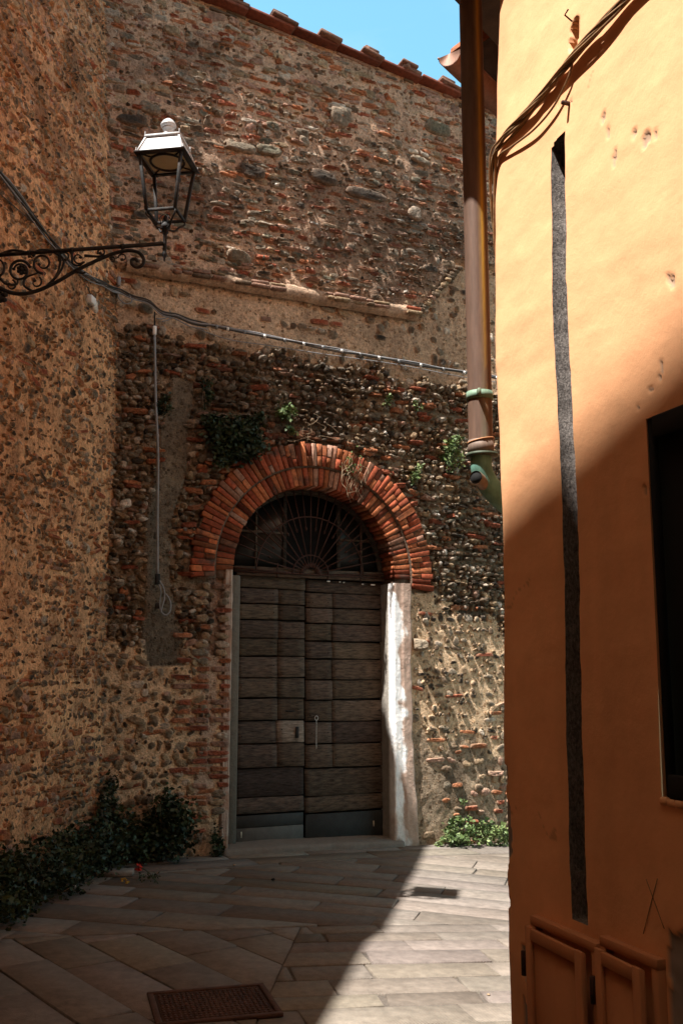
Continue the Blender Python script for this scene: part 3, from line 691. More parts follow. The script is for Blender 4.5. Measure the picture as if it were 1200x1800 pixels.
tube(mg, [W(-.74, fc_z + .0, GO), W(.88, fc_z + .0, GO)], .009, 6)
for x in (-.28, .28, .66): tube(mg, [W(x, fc_z - .05, GO), W(x, fc_z + .1 if abs(x) < .5 else top(x), GO)], .008, 6)
mg.build('fanlight_grille', M['rust'], wall_b)
# threshold
mth = MB(); xs = np.linspace(-.90, 1.0, 40)
V = []
for i, x in enumerate(xs):
    g0 = float(ground_h(*W(x, 0, .1)[:2])); hgt = g0 + .052 + .012 * float(N2(x, 0, .3, 2)) ; f = .05 + .03 * float(N1(x, 0, .2))
    V += [W(x, g0 - .1, f + .01), W(x, hgt - .03, f + .008), W(x, hgt - .008, f - .006), W(x, hgt, f - .035), W(x, hgt + .012, DO + .02), W(x, hgt + .012, DO - .1)]
F = [[i * 6 + k, i * 6 + k + 1, i * 6 + 6 + k + 1, i * 6 + 6 + k] for i in range(39) for k in range(5)]
mth.add(V, [np.array(F)[:, ::-1], np.array([[0, 1, 2, 3, 4, 5]]), np.array([[5, 4, 3, 2, 1, 0]]) + 39 * 6], (.20, .17, .14)); mth.build('threshold', M['plaster'], wall_b)

# roof edge of this building: stepped clay tiles
mr = MB(); u = -2.9; 
slope = -.095; ax_u = A(WD[0], WD[1], slope); ax_u /= np.linalg.norm(ax_u)
first = wpix(425, 30)[0]; stepu = (wpix(797, 170)[0] - wpix(425, 30)[0]) / 5
for k in range(-5, 14):
    ue = first + k * stepu
    tl = .11 + rng.normal(0, .02); axt = A(WD[0], WD[1], slope - tl * .55); axt /= np.linalg.norm(axt); nn = A(*WN, 0); up = np.cross(axt, nn); up = up * np.sign(up[2])
    c = PAL['red'] * rng.uniform(.35, .7)
    P = W(ue - stepu * .45, roofz(ue - stepu * .45) + .02, -.15); bbox(mr, P, (stepu * .99, .62 + rng.normal(0, .02), .036), [axt, nn, up], c, .006)
    # the raised lap where the next tile begins: two broken clay pieces
    for q in range(2):
        ln_ = rng.uniform(.24, .33) * (1 if q == 0 else .7); cu = ue - .10 - q * .03 + rng.normal(0, .015); tl2 = .14 + rng.normal(0, .03)
        ax3 = A(WD[0], WD[1], slope - tl2); ax3 /= np.linalg.norm(ax3); up3 = np.cross(ax3, nn); up3 *= np.sign(up3[2])
        bbox(mr, W(cu, roofz(cu) + .054 + q * .044, -.12 + rng.normal(0, .01)), (ln_, .60 + rng.uniform(-.03, .05), .046 * rng.uniform(.8, 1.2)), [ax3, nn, up3], A(.15, .075, .05) * rng.uniform(.6, 1.3), .010)
        tube(mr, [W(cu - ln_ * .3, roofz(cu) + .062 + q * .03, -.5), W(cu - ln_ * .3, roofz(cu) + .062 + q * .03, .16 + rng.normal(0, .02))], .028, 9, A(.17, .08, .05) * rng.uniform(.6, 1.2))
    for q in range(2):
        bbox(mr, W(ue - stepu * rng.uniform(.1, .9), roofz(ue - .2) - .035 + rng.normal(0, .01), -.03), (rng.uniform(.12, .3), .18, .03), [ax_u, nn, np.cross(nn, ax_u) * -1], PAL[pick(dict(rose=1, brown=1, tan=1))] * .7, .006)
mr.build('roof_tiles', M['tile'], wall_b)

# ================================================================== THE LEFT WALL
wall_l = thing('stone_building', (*(LP + 4 * LD), 0), 'pebble and brick wall of the building on the left side of the street', 'building')
MCL = A(.70, .385, .20)
def lgrime(s, z): return np.clip((N1(s + 20, z, .5, 4) - .60) * 5, 0, 1)
m = MB(); ss = np.concatenate([np.arange(-.1, 3.4, .022), np.arange(3.4, 12.9, .25)]); zs = np.concatenate([np.arange(-.3, TOPZ, .022), [TOPZ]])
SS, ZZ = np.meshgrid(ss, zs, indexing='ij')
off = (N2(SS, ZZ, .25, 4) - .5) * .05 + (N1(SS, ZZ, .05, 2) - .5) * .02
cl = np.ones(SS.shape + (3,)) * MCL * (1 + (N3(SS, ZZ, .45, 4) - .5) * .7 + (N2(SS, ZZ, .05, 2) - .5) * .6)[..., None]
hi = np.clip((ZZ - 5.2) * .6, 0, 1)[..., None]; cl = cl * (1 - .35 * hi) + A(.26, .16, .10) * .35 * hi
g = lgrime(SS, ZZ)[..., None]; cl = cl * (1 - .6 * g) + A(.06, .045, .035) * .6 * g
rd = np.clip((N1(SS + 7, ZZ + 3, .4, 3) - .62) * 5, 0, 1)[..., None]; cl = cl * (1 - .5 * rd) + A(.28, .11, .06) * .5 * rd
nearz = SS > 3.4; cl = np.where(nearz[..., None], cl * .42, cl); off = np.where(nearz, 0, off)  # unseen near stretch darkened to cut light bounced onto the ochre wall
ZZ = np.where(SS > 5.2, np.minimum(ZZ, 9.08), ZZ)
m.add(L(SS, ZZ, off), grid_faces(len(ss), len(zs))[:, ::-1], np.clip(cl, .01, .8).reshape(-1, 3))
bodybox(m, L, -.3, 5.2, -.3, TOPZ, -.9, -.5, (.2, .15, .1)); bodybox(m, L, 5.2, 12.9, -.3, 9.08, -.9, -.5, (.2, .15, .1))
P = [L(-.3, TOPZ - .01, -.9), L(5.2, TOPZ - .01, -.9), L(5.2, TOPZ - .01, 0), L(-.3, TOPZ - .01, 0)]; m.add(P, np.array([[0, 1, 2, 3]]), (.2, .1, .07))
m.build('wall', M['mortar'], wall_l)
ms = MB(); st = []
allm = lambda s, z: True
palL = lambda s, z: dict(brown=3.4, tan=1.6, grey=2.2, dark=1.4, rose=.8, orange=.25, pale=.5) if z < 5.3 else dict(brown=3.2, tan=2.6, rose=2, orange=.5, grey=1.4, dark=1, pale=.9)
st += pack(allm, (0, 3.3, 0, TOPZ), (.038, .078), (.055, .12), lambda s, z: .40 if z < 4.8 else .7, palL, .026, -.010, MCL, brick=.04, smear=.85, gap=.02, rotj=.35)
st += pack(allm, (0, 3.3, 0, TOPZ), (.022, .04), (.025, .05), .42, palL, .024, -.004, MCL, brick=.02, smear=.8, rotj=.5)
st = [s[:9] + (s[9] * (1 - .55 * float(lgrime(s[0], s[1]))),) + s[10:] for s in st]
for k in range(55):                              # brickwork patch low on the wall and corner bricks
    s_, z_ = rng.uniform(.05, 3), rng.uniform(.3, 1.3); st.append((s_, z_, rng.uniform(.14, .24), .055, rng.normal(0, .04), -.005, .03, 7, 1., PAL[pick(dict(red=2, orange=2, rose=1))] * rng.uniform(.6, 1), MCL, .4))
z = 4.9
while z < 8.7: st.append((.07, z, .16, .06, 0, -.005, .03, 6, 1., PAL[pick(dict(red=2, brown=2, rose=1))] * .8, MCL, .3)); z += rng.uniform(.07, .2)
stones(ms, st, L)
ms.build('rubble_stones', M['masonry'], wall_l)
mr = MB()
ss = np.arange(0, 13, .3)
bbox(mr, L(9.05, 9.10, -.55), (7.7, 1.08, .05), [[*LD, 0], [*LN, 0], [0, 0, 1]], PAL['red'] * .8, .01); bbox(mr, L(2.45, TOPZ + .0, -.55), (5.5, 1.08, .05), [[*LD, 0], [*LN, 0], [0, 0, 1]], PAL['red'] * .8, .01)
mr.build('roof_tiles', M['tile'], wall_l)
# the taller block nearer the viewer: its shadow falls across the ochre wall
# ================================================================== GROUND
m = MB(); m.add([[-1500, -1500, -.32], [1500, -1500, -.32], [1500, 1500, -.32], [-1500, 1500, -.32]], np.array([[0, 1, 2, 3]]))
tag(m.build('ground', M['earth']), kind='structure')
m = MB(); xs = np.arange(-5, 9.01, .25); ys = np.arange(-6, 14.01, .5); X, Y = np.meshgrid(xs, ys, indexing='ij')
m.add(np.stack([X, Y, ground_h(X, Y) - .015], -1), grid_faces(len(xs), len(ys)), (.1, .1, .1)); tag(m.build('paving_joints', M['joint']), kind='structure')
mpv = MB()
def clip_poly(P, n, c):                          # keep points with dot(P,n) <= c
    out = []
    for i in range(len(P)):
        a, b = P[i], P[(i + 1) % len(P)]; da, db = np.dot(a, n) - c, np.dot(b, n) - c
        if da <= 0: out.append(a)
        if (da < 0) != (db < 0) and abs(da - db) > 1e-9: out.append(a + (b - a) * da / (da - db))
    return out
MHc = None
mh_px = [(240, 1747), (445, 1733), (512, 1786), (300, 1806)]
MH = [gpix(*p)[:2] for p in mh_px]
def slab(poly, col):
    if len(poly) < 3: return
    P = np.array(poly); c = P.mean(0)
    ar = .5 * abs(np.dot(P[:, 0], np.roll(P[:, 1], 1)) - np.dot(P[:, 1], np.roll(P[:, 0], 1)))
    if ar < .004: return
    z = ground_h(P[:, 0], P[:, 1]); dz = rng.normal(0, .0022)
    ins = c + (P - c) * (1 - .006 / (np.linalg.norm(P - c, axis=1, keepdims=True) + .01)); n = len(P)
    V = np.concatenate([np.c_[P, z - .03], np.c_[P, z + dz - .004], np.c_[ins, z + dz]])
    # orientation
    if np.cross(P[1] - P[0], P[2] - P[1]) < 0: V = np.concatenate([V[:n][::-1], V[n:2 * n][::-1], V[2 * n:][::-1]])
    F = [[i, (i + 1) % n, n + (i + 1) % n, n + i] for i in range(n)] + [[n + i, n + (i + 1) % n, 2 * n + (i + 1) % n, 2 * n + i] for i in range(n)]
    mpv.add(V, [np.array(F), (np.arange(n) + 2 * n)[None]], col)
def scol():
    c = A(.178, .150, .124) * rng.uniform(.84, 1.12) * A(1, rng.uniform(.97, 1.02), rng.uniform(.93, 1.04))
    if rng.random() < .10: c = c * .76
    return c
def hole_cut(poly):                              # leave out slabs under the manhole (they are cut round it)
    return [poly]
def region(ang, rowh, lenr, clips, origin):
    a = math.radians(ang); d = A(math.cos(a), math.sin(a)); e = A(-d[1], d[0]); v = -12
    while v < 12:
        h = rng.uniform(*rowh); x = -12 + rng.uniform(0, 1)
        while x < 12:
            w = rng.uniform(*lenr); sk = rng.normal(0, .012); g_ = rng.uniform(.004, .008)
            P = [origin + d * (x + g_) + e * (v + g_), origin + d * (x + w - g_ + sk) + e * (v + g_), origin + d * (x + w - g_) + e * (v + h - g_), origin + d * (x + g_ - sk) + e * (v + h - g_)]
            c = np.mean(P, 0)
            if -4.5 < c[0] < 8 and -5 < c[1] < 13:
                poly = [A(*p) for p in P]
                for n_, c_ in clips:
                    poly = clip_poly(poly, n_, c_)
                    if len(poly) < 3: break
                if len(poly) >= 3: slab(poly, scol())
            x += w
        v += h
# seam between the two laying directions
Q0 = A(-.42, 5.0); Q1 = A(-.25, 7.3); sd = (Q1 - Q0) / np.linalg.norm(Q1 - Q0); sn = A(sd[1], -sd[0]); cS = float(np.dot(Q0, sn))
back_n = WD[[1, 0]] * 0 + A(-WN[0], -WN[1]); cB = float(np.dot(WP, back_n)) - .62
h1 = A(math.sin(math.radians(-13)), math.cos(math.radians(-13))); cH = float(np.dot(A(.37, 7.15), h1))
region(13, (.19, .29), (.45, .95), [(-sn, -cS - .004), (h1, cH - .004)], A(.1, .07))
region(-52, (.26, .40), (.6, 1.2), [(sn, cS - .004), (h1, cH - .004)], A(.2, .1))
region(-14, (.28, .42), (.7, 1.3), [(-h1, -cH - .004), (back_n, cB - .004)], A(0, .05))
region(math.degrees(math.atan2(WD[1], WD[0])), (.31, .31), (.7, 1.2), [(-back_n, -cB - .004)], WP + WN * .62 * 0 + WN * (.62 - 12 * 0) * 0 + A(0, 0))
tag(mpv.build('paving', M['paving']), kind='structure')
# manhole cover with raised tread
mh = thing('manhole_cover', (*np.mean(MH, 0), 0), 'rusty rectangular iron manhole cover set in the paving', 'manhole cover')
c0 = np.mean(MH, 0); e1 = (MH[1] - MH[0]); w1 = np.linalg.norm(e1); e1 = e1 / w1; e2 = A(-e1[1], e1[0]); w2 = abs(np.dot(MH[2] - MH[1], e2))
w2 = max(w2, .5)
m = MB(); ax = [[*e1, 0], [*e2, 0], [0, 0, 1]]; zc = float(ground_h(*c0)) + .004
for sx, sy, lx, ly in ((0, 1, w1, .03), (0, -1, w1, .03), (1, 0, .03, w2 - .064), (-1, 0, .03, w2 - .064)):
    bbox(m, A(*(c0 + e1 * sx * (w1 / 2 - .015) + e2 * sy * (w2 / 2 - .015)), zc), (lx, ly, .02), ax, None, .003)
m.build('rim', M['manhole'], mh)
m = MB(); box(m, A(*c0, zc - .006), (w1 - .07, w2 - .07, .016), ax)
nx, ny = 22, 13
for i in range(nx):
    for j in range(ny):
        p = c0 + e1 * ((i + .5) / nx - .5) * (w1 - .09) + e2 * ((j + .5) / ny - .5) * (w2 - .09)
        if (i + j) % 2: bbox(m, A(*p, zc + .004), ((w1 - .09) / nx * .8, .012, .006), ax, None, .002)
        else: bbox(m, A(*p, zc + .004), (.012, (w2 - .09) / ny * .8, .006), ax, None, .002)
m.build('lid', M['manhole'], mh)

# ================================================================== THE OCHRE HOUSE
house = thing('ochre_house', (*RP, 0), 'house with smooth ochre orange plaster wall along the right side', 'house')
OC = A(.84, .43, .215)
RC = .075
def Rf(s, z, o):
    """s<0 along the street face, s>0 round the corner along the hidden face"""
    s = np.asarray(s, float); z = np.asarray(z, float) + 0 * s; o = np.asarray(o, float) + rprof(z)
    tot = abs(T2 - RT); half = RC * math.tan(tot / 2); arc = RC * tot
    C0 = RP - RD * half - RN * RC                 # centre of the rounded corner
    x = np.zeros(s.shape + (2,)) + 0.
    s0 = s + half
    ang = np.clip(s0, 0, arc) / RC
    nx = RN[0] * np.cos(ang) + RD[0] * np.sin(ang); ny = RN[1] * np.cos(ang) + RD[1] * np.sin(ang)
    P = np.stack([C0[0] + (RC + o) * nx, C0[1] + (RC + o) * ny], -1)
    lead = np.minimum(s0, 0)[..., None] * RD; tail = np.maximum(s0 - arc, 0)[..., None] * R2D
    P = P + lead + tail
    return np.concatenate([P, z[..., None]], -1)
gl, gr_ = rpix(970, 600)[0], rpix(995, 600)[0]
gl, gr_ = max(gl, gr_), min(gl, gr_); gw = abs(gl - gr_); gc = (rpix(982, 600)[0] + rpix(1016, 1400)[0]) / 2; GW = .078; GD = .11
g_top, g_bot = 3.40, .955
wu = -.855; wz0, wz1 = 1.345, 2.345; wu2 = -1.75
s_l = sorted(set(np.round(np.concatenate([np.arange(-6, -2.2, .1), np.arange(-2.2, -1.15, .02), np.arange(-1.15, .12, .009), np.arange(.12, .4, .02), np.arange(.4, 5, .2)]), 4)))
extra = [gc - GW / 2 - .003, gc - GW / 2, gc + GW / 2, gc + GW / 2 + .003, wu, wu - .006, wu2]
s_l = np.array(sorted([v for v in s_l if min(abs(v - e) for e in extra) > .004] + extra))
z_l = np.concatenate([np.arange(-.3, .4, .02), np.arange(.4, 4.2, .009), np.arange(4.2, 4.68, .02)]); ez = [g_bot, g_bot - .003, g_top, g_top + .003, wz0, wz1, wz0 - .006, wz1 + .006]
z_l = np.array(sorted([v for v in z_l if min(abs(v - e) for e in ez) > .004] + ez))
SG, ZG = np.meshgrid(s_l, z_l, indexing='ij')
wob = ((N1(ZG, ZG * 0, .07, 4) - .5) * .016 * (SG > gc) + (N2(ZG, ZG * 0, .05, 4) - .5) * .020 * (SG <= gc)) * np.exp(-((SG - gc) / .05) ** 2)
offn = (N2(SG, ZG, .7, 3) - .5) * .014 + (N1(SG, ZG, .12, 2) - .5) * .003
# small pits and scars; stains, trowel sweeps and hairline cracks
cols = np.ones(SG.shape + (3,)) * OC; cols *= (1 + (N3(SG, ZG, .7, 4) - .5) * .14)[..., None]
cols *= (1 - .16 * np.clip((N1(SG * 2.2, ZG * .35, .5, 4) - .5) * 3, 0, 1))[..., None]
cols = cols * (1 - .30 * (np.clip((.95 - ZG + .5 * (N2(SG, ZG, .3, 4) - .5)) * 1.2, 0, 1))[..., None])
wn1 = N2(SG, ZG, .5, 5) - .5; crk = (np.abs(wn1) < .0035) & (N3(SG, ZG, .7, 2) > .60)
cols = np.where(crk[..., None], cols * .72, cols)
offn += (N3(SG * 1.0, ZG * 2.6, .25, 3) - .5) * .004
in_g = (SG > gc - GW / 2 - 1e-6) & (SG < gc + GW / 2 + 1e-6) & (ZG > g_bot - 1e-6) & (ZG < g_top + .0001 - .0)
gtopcut = g_top - np.clip((SG - (gc - GW / 2)) / GW, 0, 1) * .05
in_g &= ZG < gtopcut + .03
offn = np.where(in_g, -GD + (N1(SG * 3, ZG, .05, 4) - .5) * .03, offn)
conc = A(.30, .265, .235)
edge_patch = ((SG > -.035 - .045 * (N2(ZG, ZG * 0, .10, 3) - .5) * 2) & (SG < .2) & (ZG < 1.36) & (ZG > .90)) | ((SG > .0) & (ZG < .9) & (N2(ZG, ZG * 0, .15, 3) > .45))
pk1 = (SG < -.10) & (SG > -.19) & (ZG < .80 + .12 * (SG + .15) / .05 * .3) & (N1(SG, ZG, .07, 2) > .38)
uR, zR = rpix(1175, 1640); pk2 = (SG < uR + .03 * (N2(SG, ZG, .06, 2) - .5)) & (ZG < zR + .02 - .05 * np.abs(N1(SG, ZG, .08, 2) - .5))
hole_u, hole_z = rpix(1008, 62)
hl = (((SG - hole_u + (ZG - hole_z) * .12) / .026) ** 2 + ((ZG - hole_z) / .058) ** 2) < 1
patch = edge_patch | pk1 | pk2
cols = np.where(patch[..., None], conc * (1 + (N1(SG, ZG, .04, 2)[..., None] - .5) * .5), cols)
offn = np.where(patch, offn - .007, offn)
offn = np.where(hl, -.07, offn); cols = np.where(hl[..., None], A(.16, .10, .06), cols)
for px, py, dw, dh in ((1057, 205, .006, .02), (1065, 235, .006, .02), (1078, 275, .006, .028), (1112, 235, .008, .014), (1133, 245, .022, .02), (1150, 232, .005, .02), (1000, 182, .004, .012), (1172, 485, .004, .015), (1178, 495, .01, .02), (1158, 650, .005, .03), (1140, 685, .008, .008), (1118, 715, .004, .006), (878, 1028, .004, .012), (1130, 860, .004, .02)):
    cu, cz = rpix(px, py); ms_ = (((SG - cu + .2 * (ZG - cz)) / dw) ** 2 + ((ZG - cz) / dh) ** 2) < .35 + 1.3 * N1(SG, ZG, .012, 2)
    offn = np.where(ms_, offn - .006, offn); cols = np.where(ms_[..., None], A(.45, .30, .20), cols)
gcol_ = in_g; cols = np.where(gcol_[..., None], conc * .9, cols)
Smod = SG + wob
V = Rf(Smod, ZG, offn)
cu_ = (SG[:-1, :-1] + SG[1:, 1:]) / 2; cz_ = (ZG[:-1, :-1] + ZG[1:, 1:]) / 2
keep = ~((cu_ < wu) & (cu_ > wu2) & (cz_ > wz0) & (cz_ < wz1))
isg = (cu_ > gc - GW / 2 - .004) & (cu_ < gc + GW / 2 + .004) & (cz_ > g_bot - .004) & (cz_ < g_top + .004) & (in_g[:-1, :-1] | in_g[1:, 1:] | in_g[1:, :-1] | in_g[:-1, 1:])
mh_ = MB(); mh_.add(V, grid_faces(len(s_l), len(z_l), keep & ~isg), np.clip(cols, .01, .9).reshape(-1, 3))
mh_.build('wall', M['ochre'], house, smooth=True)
mg_ = MB(); mg_.add(V, grid_faces(len(s_l), len(z_l), isg), (.3, .26, .23)); mg_.build('wall_channel', M['concrete'], house)
# top and far sides of the body
m = MB()
P = [Rf(-6, 4.66, -.0), Rf(-.1, 4.66, 0), Rf(.2, 4.66, 0), Rf(4.9, 4.66, 0)]
far = [A(5.5, 7, 4.66), A(6.5, -3, 4.66)]
m.add(P + far, np.array([[0, 5, 4, 3, 2, 1]]), OC)
m.build('roof_deck', M['tile'], house)
m = MB(); q = [Rf(-6, 0, -.03), Rf(-.12, 0, -.03), Rf(.25, 0, -.03), Rf(4.8, 0, -.03), A(5.3, 6.9, 0), A(6.3, -2.9, 0)]  # unseen storey added to shut out sky and bounce warm light
V = [A(p[0], p[1], 4.6) for p in q] + [A(p[0], p[1], 8.6) for p in q]
m.add(V, [np.array([[i, i + 6, (i + 1) % 6 + 6, (i + 1) % 6] for i in range(6)]), np.array([[6, 7, 8, 9, 10, 11]])[:, ::-1]], OC); m.build('added_storey', M['ochre'], house)
# window recess
m = MB(); o1 = -.024
for (a0, a1, b0, b1) in ((wu, wu, wz0, wz1), (wu2, wu2, wz0, wz1)): m.add([Rf(a0, b0, 0), Rf(a0, b0, o1), Rf(a0, b1, o1), Rf(a0, b1, 0)], np.array([[0, 1, 2, 3]]), OC * .75)
for zq in (wz0, wz1): m.add([Rf(wu, zq, 0.004), Rf(wu, zq, o1), Rf(wu2, zq, o1), Rf(wu2, zq, 0.004)], np.array([[0, 1, 2, 3]]), OC * .75)
win = m.build('window', M['ochre'], house)
m = MB(); AXR = [[*RD, 0], [*RN, 0], [0, 0, 1]]
for u_ in (wu - .012, (wu + wu2) / 2, wu2 + .012): bbox(m, Rf(u_, (wz0 + wz1) / 2, o1 + .012), (.024, .02, wz1 - wz0), AXR, None)
for zq in (wz0 + .03, wz1 - .03): bbox(m, Rf((wu + wu2) / 2, zq, o1 + .023), (abs(wu2 - wu) - .06, .02, .06), AXR, None)
m.build('frame', M['dark'], win)
m = MB(); box(m, Rf((wu + wu2) / 2, (wz0 + wz1) / 2, o1 - .01), (abs(wu2 - wu), .01, wz1 - wz0), AXR); m.build('pane', M['dark'], win)
m = MB()                                          # crumbling plaster lip under the window
for k in range(14):
    u_ = wu - .01 - k * .03; bbox(m, Rf(u_, wz0 - .006 + rng.normal(0, .003), .002), (.032, .02, .02), AXR, OC * .9, .005)
m.build('sill', M['ochre'], win)
# utility hatches
def hatch(px0, px1, pyt, op, lab):
    uL = rpix(px0, pyt[0])[0]; uR_ = rpix(px1, pyt[1])[0]; zt2 = rpix(px0, pyt[0])[1]; zb2 = .18; w = abs(uL - uR_); ucn = (uL + uR_) / 2; t = .026; HC = OC * A(.60, .50, .45)
    m = MB(); hc = (zt2 + zb2) / 2
    bbox(m, Rf(ucn, zt2 - t / 2, .012), (w, .034, t), AXR, HC, .0015); bbox(m, Rf(ucn, zb2 + t / 2, .012), (w, .034, t), AXR, HC, .0015)
    for u_ in (uL - t / 2, uR_ + t / 2): bbox(m, Rf(u_, hc, .012), (t, .032, zt2 - zb2 - 2 * t), AXR, HC, .0015)
    fr = m.build('utility_hatch', M['ochre'], house); fr['label'] = lab
    m = MB(); a0 = op; hx = Rf(uL - t * .3, hc, .040)
    dv = -A(*RD, 0) * math.cos(a0) + A(*RN, 0) * math.sin(a0); nv = A(*RN, 0) * math.cos(a0) + A(*RD, 0) * math.sin(a0)
    dw = w - t * 1.1; dh = zt2 - zb2 - t * 1.1; axd = [dv, nv, [0, 0, 1]]; cc = hx + dv * dw / 2 - A(0, 0, t * .45)
    box(m, cc, (dw - .01, .006, dh - .01), axd, HC * .95)
    for sx in (-1, 1): bbox(m, cc + dv * sx * (dw / 2 - .02) + nv * .008, (.034, .012, dh), axd, HC, .0015)
    for sz_ in (-1, 1): bbox(m, cc + A(0, 0, sz_ * (dh / 2 - .02)) + nv * .0075, (dw - .068, .012, .034), axd, HC, .0015)
    m.build('hatch_door', M['ochre'], fr)
    for zz2 in (zt2 - .14, zb2 + .14):
        m = MB(); tube(m, [Rf(uL + .006, zz2 - .035, .05), Rf(uL + .006, zz2 + .035, .05)], .009, 8); bbox(m, Rf(uL + .012, zz2, .035), (.012, .03, .06), AXR, None, .002); m.build('hinge', M['rust'], fr)
hatch(945, 1062, (1607, 1660), .03, 'ochre painted utility hatch nearest the house corner')
hatch(1068, 1170, (1643, 1685), .05, 'second ochre painted utility hatch, below the window')
# scratched cross on the plaster
m = MB()
for p, q in (((1138, 1545), (1170, 1632)), ((1158, 1544), (1133, 1641))):
    a_, b_ = rpix(*p), rpix(*q); tube(m, [Rf(a_[0] + (b_[0] - a_[0]) * t, a_[1] + (b_[1] - a_[1]) * t, .006) for t in np.linspace(0, 1, 8)], .0011, 4)
m.build('scratched_cross', M['brown_cable'], house)
# main eave over the hidden face; its shadow falls on the pipe top
ax2 = [[*R2D, 0], [*R2N, 0], [0, 0, 1]]
def H2(s, o, z): return A(*(RP + R2D * s + R2N * o), z)
m = MB(); bbox(m, H2(.31, .19, 4.64), (1.2, .325, .08), ax2, (.06, .045, .035), .01); m.build('eave', M['darkwood'], house)
m = MB()
for k in range(6):
    s_ = -.20 + k * .2; ang = np.linspace(0, PI, 8); V = []
    for o in (-.6, .40):
        for rr in (.085, .07):
            for q in ang: V.append(H2(s_ + rr * math.cos(q), o, 4.70 + rr * .8 * math.sin(q) + .28 * (.36 - o) * 1.))
    F = []
    for i in range(7): F += [[i, 16 + i, 16 + i + 1, i + 1], [8 + i, 8 + i + 1, 24 + i + 1, 24 + i], [16 + i, 24 + i, 24 + i + 1, 16 + i + 1]]
    m.add(V, np.array(F), PAL['orange'] * rng.uniform(.7, 1.1))
m.build('roof_tiles', M['tile'], house)
# downpipe
pd = 3.78; rr_ = ray(838, 500); PX = A(*(rr_ * (pd / rr_[1]))[:2]); pr_ = .0475
zp_top = 4.62; Pe = hit(838, 800, [*PX, 0], [0, 1, 0]); z_end = float(Pe[2])
def pcol(V):
    n = N1(V[:, 0] * 30 + V[:, 1] * 13, V[:, 2] * .6, .5, 4); gn = N2(V[:, 2], V[:, 0] * 3, .25, 3)
    c = A(.15, .088, .06)[None] * (.7 + .6 * n[:, None]); 
    gmask = np.clip((n - .50) * 5, 0, 1)[:, None] * np.clip((3.0 - V[:, 2]) * 1.2, .1, 1)[:, None]
    c = c * (1 - gmask) + A(.20, .30, .21) * gmask
    return c
dpn = None
m = MB(); zs2 = np.linspace(z_end, zp_top, 60); tube(m, [A(*PX, q) for q in zs2], pr_, 28)
Vp = m.V[0]; c = pcol(Vp); rel = Vp[:, :2] - PX; ang = np.arctan2(rel[:, 1], rel[:, 0])
stripe = np.exp(-((ang + PI / 2 - .46) / .19) ** 2)[:, None] * np.clip((Vp[:, 2] - 2.62) * 1.5, 0, 1)[:, None] * np.where(N1(Vp[:, 2] * 3, Vp[:, 0] * 9, .3, 2) > .22, 1, .25)[:, None]
c = c * (1 - stripe) + A(.62, .36, .05) * stripe; m.C[0][:, :3] = c
pipe = m.build('downpipe', M['copper'], house, smooth=True); pipe['label'] = 'brown copper downpipe with green patina and a yellow streak'
m = MB(); zcl = float(hit(838, 697, [*PX, 0], [0, 1, 0])[2])
tube(m, [A(*PX, zcl - .016), A(*PX, zcl + .016)], pr_ + .005, 28, (.16, .24, .17)); bbox(m, A(PX[0] - .012, PX[1] - pr_ - .015, zcl), (.014, .035, .026), None, (.14, .18, .12), .003)
tube(m, [A(PX[0] + pr_, PX[1], zcl), A(PX[0] + .22, PX[1] + .02, zcl + .004)], .007, 6, (.1, .1, .08)); m.build('pipe_clamp', M['copper'], pipe)
m = MB(); zj = float(hit(838, 775, [*PX, 0], [0, 1, 0])[2]); th_ = np.linspace(0, 2 * PI, 29)
tube(m, [A(*PX, zj + .012 * 0), A(*PX, z_end)], pr_ + .0035, 28, (.17, .12, .09)); tube(m, [A(PX[0] + (pr_ + .004) * math.cos(t), PX[1] + (pr_ + .004) * math.sin(t), zj + .010 * math.cos(t - .1)) for t in th_], .0028, 5, (.42, .20, .09), cap=False)
tube(m, [A(PX[0] + .004, PX[1], z_end - .008), A(PX[0] + .004, PX[1], z_end + .004)], [pr_ + .013, pr_ + .016], 28, (.06, .075, .05)); m.build('pipe_collar', M['copper'], pipe)
m = MB()                                          # shoe: a hollow elbow turning towards the wall, with an opening on its side
el = smooth_path([A(PX[0], PX[1], z_end), A(PX[0] + .002, PX[1] + .004, z_end - .06), A(PX[0] + .03, PX[1] + .02, z_end - .115), A(PX[0] + .085, PX[1] + .05, z_end - .165), A(PX[0] + .15, PX[1] + .10, z_end - .20)], 8)
tube(m, el, np.linspace(pr_ - .007, pr_ - .002, len(el)), 24)
Ve = m.V[0]; n = N1(Ve[:, 0] * 6, Ve[:, 2] * 6, .2, 3)[:, None]; m.C[0][:, :3] = A(.13, .27, .21) * (.6 + .8 * n)
m.build('pipe_shoe', M['copper'], pipe, smooth=True)
m = MB(); cs = el[14] if len(el) > 14 else el[8]
sp = smooth_path([A(PX[0] + .008, PX[1] + .0, z_end - .115), A(PX[0] - .02, PX[1] - .035, z_end - .10), A(PX[0] - .030, PX[1] - .050, z_end - .098)], 4)
tube(m, sp, .026, 18, (.22, .16, .11), cap=False); m.build('pipe_stub', M['copper'], pipe, smooth=True)
m = MB(); tube(m, [sp[-1] + (sp[-1] - sp[-2]) * -.9, sp[-1] + (sp[-1] - sp[-2]) * -1.2], [.0255, .0255], 18); m.build('stub_mouth', M['dark'], pipe)  # black disc painting the dark inside of the stub

